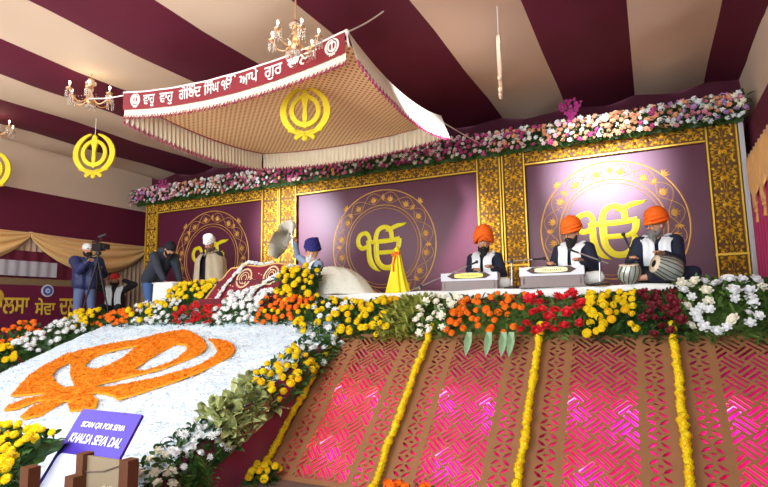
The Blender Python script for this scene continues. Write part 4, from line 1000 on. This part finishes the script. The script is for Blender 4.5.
b = MB(); b.lathe([(.001, .006), (.098, .006), (.098, 0)], n=28, T=Matrix.Translation((.03, .45, .79)) @ R_); b.build('badge_centre', M('badge_blue', (74, 92, 160), .5), bd)
b = MB(); b.lathe([(.02, .006), (.05, .006), (.055, 0)], n=6, T=Matrix.Translation((.036, .45, .79)) @ R_); b.build('badge_figure', M('badge_pale', (190, 196, 220), .5), bd)
b = MB(); b.lathe([(.001, .012), (.14, .012), (.14, 0)], n=28, T=Matrix.Translation((.018, -.52, .66)) @ R_); b.build('yellow_roundel', M('roundel_yellow', (200, 160, 50), .5), t)
b = MB(); b.grid(lambda u, v: (XL+.17+.01*sin(u*90), 4.2+2.95*u, 2.42+.30*v), 80, 3); tag(b.build('grey_cloth_strip', M('grey_white_cloth', (176, 170, 176), .8), None, True), 'grey-white cloth strip above the maroon banner', 'cloth strip')
b = MB(); b.grid(lambda u, v: (XL+.10+.012*sin(u*60), 5.6+2.6*u, 2.38+.55*v), 80, 3); tag(b.build('maroon_cloth_strip', M('deep_maroon', (98, 16, 44), .8), None, True), 'dark maroon cloth behind the grey strip under the swags', 'cloth strip')
t = thing('video_camera_tripod', 'black video camera on a tall tripod beside the camera operator', 'camera', (-9.5, 6.9, SZ))
top = Vector((0, 0, 1.36))
for a in (.4, 2.5, 4.6):
    f_ = Vector((.34*cos(a), .34*sin(a), .01)); b = MB(); b.tube([top, top.lerp(f_, .5)], .022, 8); b.tube([top.lerp(f_, .45), f_], .014, 8); b.ball(f_+Vector((0, 0, .012)), .022, 6); b.build('leg', black, t)
b = MB(); b.tube([top, top+Vector((0, 0, .16))], .02, 8); b.lathe([(.001, 0), (.05, 0), (.05, .05), (.001, .05)], (0, 0, 1.46), 14); b.tube([(0, 0, 1.48), (-.14, -.1, 1.40), (-.22, -.15, 1.30)], .010, 6); b.build('tripod_head', black, t)
b = MB(); b.box((0, 0, 1.60), (.22, .12, .14)); b.box((-.06, 0, 1.71), (.22, .03, .03)); b.tube([(.10, 0, 1.60), (.18, 0, 1.60)], [.05, .055], 14); b.box((.20, 0, 1.60), (.03, .13, .10)); cb = b.build('camera_body', M('camera_black', (30, 30, 34), .4), t, rz=radians(5))
b = MB(); b.tube([(-.02, 0, 1.80), (.17, 0, 1.84)], .022, 8); b.tube([(.05, 0, 1.7), (.05, 0, 1.82)], .008, 6); b.build('shotgun_microphone', M('foam_grey', (70, 70, 76), .95), cb)
b = MB(); b.box((-.14, .14, 1.66), (.02, .14, .09)); b.tube([(-.14, .05, 1.64), (-.14, .1, 1.66)], .007, 5); b.build('screen', black, cb)

# ------------------------------------------------------------ right edge: magenta curtain, gold valance
b = MB(); b.grid(lambda u, v: (XR-.10+.035*sin(u*2*pi*11)*(1-.4*v), 6.6+2.15*u, 1.33+1.85*v), 180, 6); tag(b.build('magenta_curtain', M('magenta_curtain', (176, 18, 92), .6, var=.1, sheen=.3), None, True), 'pleated magenta curtain at the right edge of the photo', 'curtain')
t = thing('gold_valance', 'gold satin valance gathered in scallops over the magenta curtain', 'valance', (XR-.09, 7.45, 2.98))
for k in range(4):
    y0_ = -1.0+k*.55
    b = MB(); b.grid(lambda u, v: (-.03+.03*sin(u*pi*6), y0_+.55*u, .62-v*(.34+.40*sin(pi*u))-.0), 30, 8); b.build('scallop', M('gold_satin', (226, 172, 100), .4, .15, var=.15, sheen=.3), t, True, thick=.006)
    b = MB(); b.ball((-.03, y0_+.275, -.15), .035, 8); b.lathe([(.012, -.17), (.03, -.30), (.001, -.30)][::-1], (-.03, y0_+.275, 0), 8); b.build('tassel', M('gold_tassel', (220, 170, 80), .6), t)

# ------------------------------------------------------------ sign and lecterns at the lower left
SE = radians(56); t = thing('donation_sign', 'leaning violet sign with blank white panel reading scan for seva', 'sign', (-3.48, 2.7-1.12*cos(SE), 0))
T = Matrix.Translation((0, 0, .0)) @ Matrix.Rotation(SE, 4, 'X')
def rrect(w, h, r, cx=0, cy=0):
    P = []
    for sx, sy, a0 in ((1, 1, 0), (-1, 1, 90), (-1, -1, 180), (1, -1, 270)):
        P += [(cx+sx*(w/2-r)+r*cos(radians(a0+k*15)), cy+sy*(h/2-r)+r*sin(radians(a0+k*15))) for k in range(7)]
    return P
me = fill2d([rrect(.62, 1.12, .012, 0, .56)], .02); setmat(me, M('violet_board', (64, 40, 158), .45, var=.04)); xform(me, lambda c: T @ c); link('board', me, t)
me = fill2d([rrect(.54, .74, .04, 0, .43)], .006); setmat(me, M('blank_white_panel', (214, 218, 236), .5, var=.03)); xform(me, lambda c: T @ (c+Vector((0, 0, .013)))); link('blank_panel', me, t)
for body, z, tw, hh in (('SCAN QR FOR SEVA', .985, .44, .046), ('KHALSA SEVA DAL', .88, .52, .066)):
    me = xform(text_mesh(body, 1.0, .02, .012, shear=.12), lambda c: Vector((c.x*.1, c.y*.1, c.z*.1))); xs = [v.co.x for v in me.vertices]; ys = [v.co.y for v in me.vertices]; k = tw/(max(xs)-min(xs)); k2 = hh/(max(ys)-min(ys)); n0 = min(ys)
    c0 = (max(xs)+min(xs))/2; xform(me, lambda c: T @ Vector(((c.x-c0)*k, (c.y-n0)*k2+z, .013+c.z))); setmat(me, M('sign_white_letters', (240, 238, 246), .5) if tw > .45 else M('sign_pale_yellow_letters', (246, 238, 190), .5)); link('lettering', me, t)
b = MB(); b.tube([T @ Vector((0, .85, -.02)), (0, .62, .01)], .012, 6); b.build('prop', wood, t)
t = thing('lectern', 'wooden lectern with frosted panel and engraved emblem in front of the sign', 'lectern', (-2.428, 1.86, 0))
for x in (-.155, .16):
    b = MB(); b.box((x, 0, .465), (.05+.01*(x > 0), .06, .93)); b.build('post', wood, t)
b = MB(); b.box((0, .0, .50), (.27, .012, .84)); fp = b.build('frosted_panel', M('frosted_beige_panel', (150, 134, 108), .3, var=.05), t)
b = MB(); khanda(b, .075, .002, 0, 0); b.build('engraved_emblem', M('engraving', (206, 192, 164), .5), fp, loc=(.03, -.009, .72))
b = MB(); b.tube([(-.13, -.010, .845), (.0, -.010, .862), (.13, -.010, .905)], .0035, 5); b.build('engraved_line', M('dark_engraving', (110, 92, 72), .5), fp)
b = MB(); b.box((0, 0, .03), (.5, .3, .06)); b.build('foot', wood, t)
t = thing('wooden_post', 'short brown wooden post standing by the yellow flowers at the lower left corner', 'post', (-3.24, 2.0, 0))
b = MB(); b.box((0, 0, .38), (.075, .07, .76)); b.build('shaft', wood, t); b = MB(); b.box((0, 0, .02), (.2, .2, .04)); b.build('foot', wood, t)
t = thing('low_post', 'lower brown wooden block post standing against the lectern left side', 'post', (-2.43, 1.70, 0))
b = MB(); b.box((0, 0, .44), (.06, .05, .88)); b.build('shaft', wood, t); b = MB(); b.box((0, 0, .02), (.12, .10, .04)); b.build('foot', wood, t)

# ------------------------------------------------------------ flower banks
def bank(label, x0, x1, pal, n, r=.047, lm=leafd, lv=240, zb=1.30, zt=1.76, yb=5.93, yt=6.72, **kw):
    return arrangement(label, ((x0, yb, zb), (x1, yb, zb)), ((x0, yt, zt), (x1, yt, zt)), pal, n, r, lv, lm, **kw)
W_ = ('white', 'mum'); Cr = ('cream', 'rose'); Rd = ('red', 'mum'); Dr = ('darkred', 'rose')
bank('bank of yellow chrysanthemums and white blooms left of the orange ones, stage front', -4.28, -3.52, [('yellow', 'mari')]*3+[W_], 40)
bank('bank of yellow chrysanthemums at the stage front below the white mound', -3.52, -2.98, Yy, 40)
bank('yellow-green fern sprays in the stage front bank', -2.98, -2.60, [Yy[0]], 2, lm=leafy, lv=620, ll=.2)
bank('bank of cream roses at the stage front right of the ferns', -2.60, -2.14, [Cr], 25, .045, leafm)
bank('bank of orange marigolds in front of the left harmonium', -2.14, -1.34, Oo, 43, .045, leafm)
bank('bank of red roses and carnations in front of the middle harmonium', -1.34, -.66, [('red', 'rose'), ('red', 'rose'), ('red', 'mum')], 27, .055, leafm)
bank('bank of yellow chrysanthemums in front of the drums', -.66, -.12, Yy, 37)
bank('bank of dark red roses below the drummer', -.12, .28, [Dr], 27, .05)
bank('bank of white and cream roses at the right end of the stage', .28, 1.25, [('white', 'rose'), ('white', 'rose'), Cr], 46, .052, zt=1.88, lv=760, lm=leafm)
# long pale leaves hanging from the orange bank
for x in (-1.82, -1.60, -1.44, -1.36):
    t = thing('pale_leaf', 'long pale green leaf hanging from the orange marigold bank over the lattice', 'leaf', (x, 5.80, 1.37), 0, 'pale leaves over the lattice edge'); b = MB()
    b.add([(-.03, 0, 0), (.03, 0, 0), (.045, -.07, -.10), (.03, -.12, -.18), (0, -.17, -.25), (-.03, -.12, -.18), (-.045, -.07, -.10), (0, .01, -.08)], [(0, 7, 1), (1, 7, 2), (2, 7, 3), (3, 7, 4), (4, 7, 5), (5, 7, 6), (6, 7, 0)]); b.build('blade', M('pale_leaf_green', (150, 180, 140), .5), t)
# row behind the bed
bank('bank of orange marigolds behind the bed, right of the white ones', -5.02, -4.22, Oo*3+Yy[:1], 59, .045, zb=1.44, yb=6.18, zt=1.82, yt=6.6)
bank('tall yellow chrysanthemum bush rising above the orange marigolds by the throne', -4.92, -4.35, Yy, 26, .05, zb=1.80, yb=6.5, zt=2.25, yt=6.75, lv=320)
bank('bank of white chrysanthemums behind the bed before the throne', -5.85, -5.02, [W_], 54, .055, zb=1.44, yb=6.18, zt=1.92, yt=6.6)
bank('bank of red gerberas behind the bed, left of the white ones', -6.75, -5.85, [Rd], 43, .05, zb=1.44, yb=6.2, zt=1.74, yt=6.55, thick=.1)
bank('bank of white chrysanthemums behind the bed at its top left', -7.62, -6.75, [W_, W_, W_, Yy[0]], 45, .052, zb=1.44, yb=6.2, zt=1.80, yt=6.55)
bank('yellow chrysanthemum bush in front of the bending man', -7.25, -6.40, Yy, 30, .055, zb=1.78, yb=6.62, zt=2.12, yt=6.95, lv=300)
bank('bank of orange marigolds by the tripod at the far bed corner', -8.45, -7.62, Oo, 45, .045, zb=1.42, yb=6.15, zt=1.66, yt=6.5, thick=.12)
bank('bank of yellow chrysanthemums at the far left corner of the bed', -8.95, -8.40, Yy, 32, .05, zb=1.36, yb=5.95, zt=1.68, yt=6.35, thick=.14)
def edge(label, y0, y1, x0, x1, pal, n, r=.05, lm=leafd, dz=(-.02, .22), **kw):
    return arrangement(label, ((x1, y0, bedz(y0)+dz[0]), (x1, y1, bedz(y1)+dz[0])), ((x0, y0+.1, bedz(y0)+dz[1]), (x0, y1+.1, bedz(y1)+dz[1])), pal, n, r, kw.pop('lv', 240), lm, nrm=(.5, -.5, .7), **kw)
edge('bank of white chrysanthemums along the left edge of the bed', 4.95, 5.95, -8.85, -8.35, [W_], 42, .052)
edge('bank of orange marigolds at the left edge of the photo', 4.55, 5.55, -9.45, -8.9, Oo, 36, .05, dz=(.05, .3))
edge('bank of yellow chrysanthemums at the left photo edge beside the bed', 4.05, 4.9, -8.75, -8.35, Yy, 24, .055)
def redge(label, y0, y1, pal, n, r=.05, lm=leafd, **kw):
    return arrangement(label, ((-3.50, y0, bedz(y0)-.20), (-3.50, y1, bedz(y1)-.20)), ((-3.86, y0, bedz(y0)+.06), (-3.86, y1, bedz(y1)+.06)), pal, n, r, kw.pop('lv', 240), lm, nrm=(.55, -.45, .7), thick=kw.pop('thick', .12), **kw)
redge('loose white blooms at the top right corner of the bed', 5.35, 5.95, [W_], 12, .045)
redge('bunch of bright yellow chrysanthemums on the right edge of the bed', 4.55, 5.35, Yy, 30, .048)
redge('clump of striped green and cream leaves on the right edge of the bed', 3.95, 4.6, [W_], 0, lm=leafv, lv=230, ll=.24, lw=.08)
redge('white lilies on the right edge of the bed below the striped leaves', 3.45, 4.0, [W_], 24, .038)
redge('cream roses on the right edge of the bed beside the sign', 2.75, 3.45, [Cr], 22, .042, leafm)
arrangement('big bush of yellow chrysanthemums at the lower left corner', ((-4.5, 2.25, .50), (-3.72, 2.25, .50)), ((-4.5, 2.5, .80), (-3.72, 2.5, .80)), Yy, 70, .036, 340, leafd, .1)
arrangement('small cluster of yellow blooms at the foot of the lattice ramp', ((-3.75, 4.30, .0), (-3.35, 4.30, .0)), ((-3.75, 4.5, .1), (-3.35, 4.5, .1)), Yy, 16, .042, 90, leafd, thick=.1)
arrangement('low orange marigolds at the foot of the lattice ramp', ((-2.15, 4.22, .02), (-1.55, 4.22, .02)), ((-2.15, 4.38, .14), (-1.55, 4.38, .14)), Oo, 12, .05, 60, leafd, thick=.08)
t = thing('palm_frond', 'green palm frond spreading at the foot of the maroon bed side', 'palm leaf', (-3.52, 3.7, .0)); b = MB()
for k in range(9):
    a = radians(20+k*17); d = Vector((.35*cos(a), -.25, .9*sin(a)+.15)).normalized()
    for j in range(7):
        p = d*(.05+j*.05); 
        for s_ in (-1, 1): leaf(b, p, d+Vector((s_*.5, -.1, -.05)), .16, .022, .3)
tag(b.build('blades', leafm, t), kind='stuff')
bpy.data.scenes.remove(TMP)
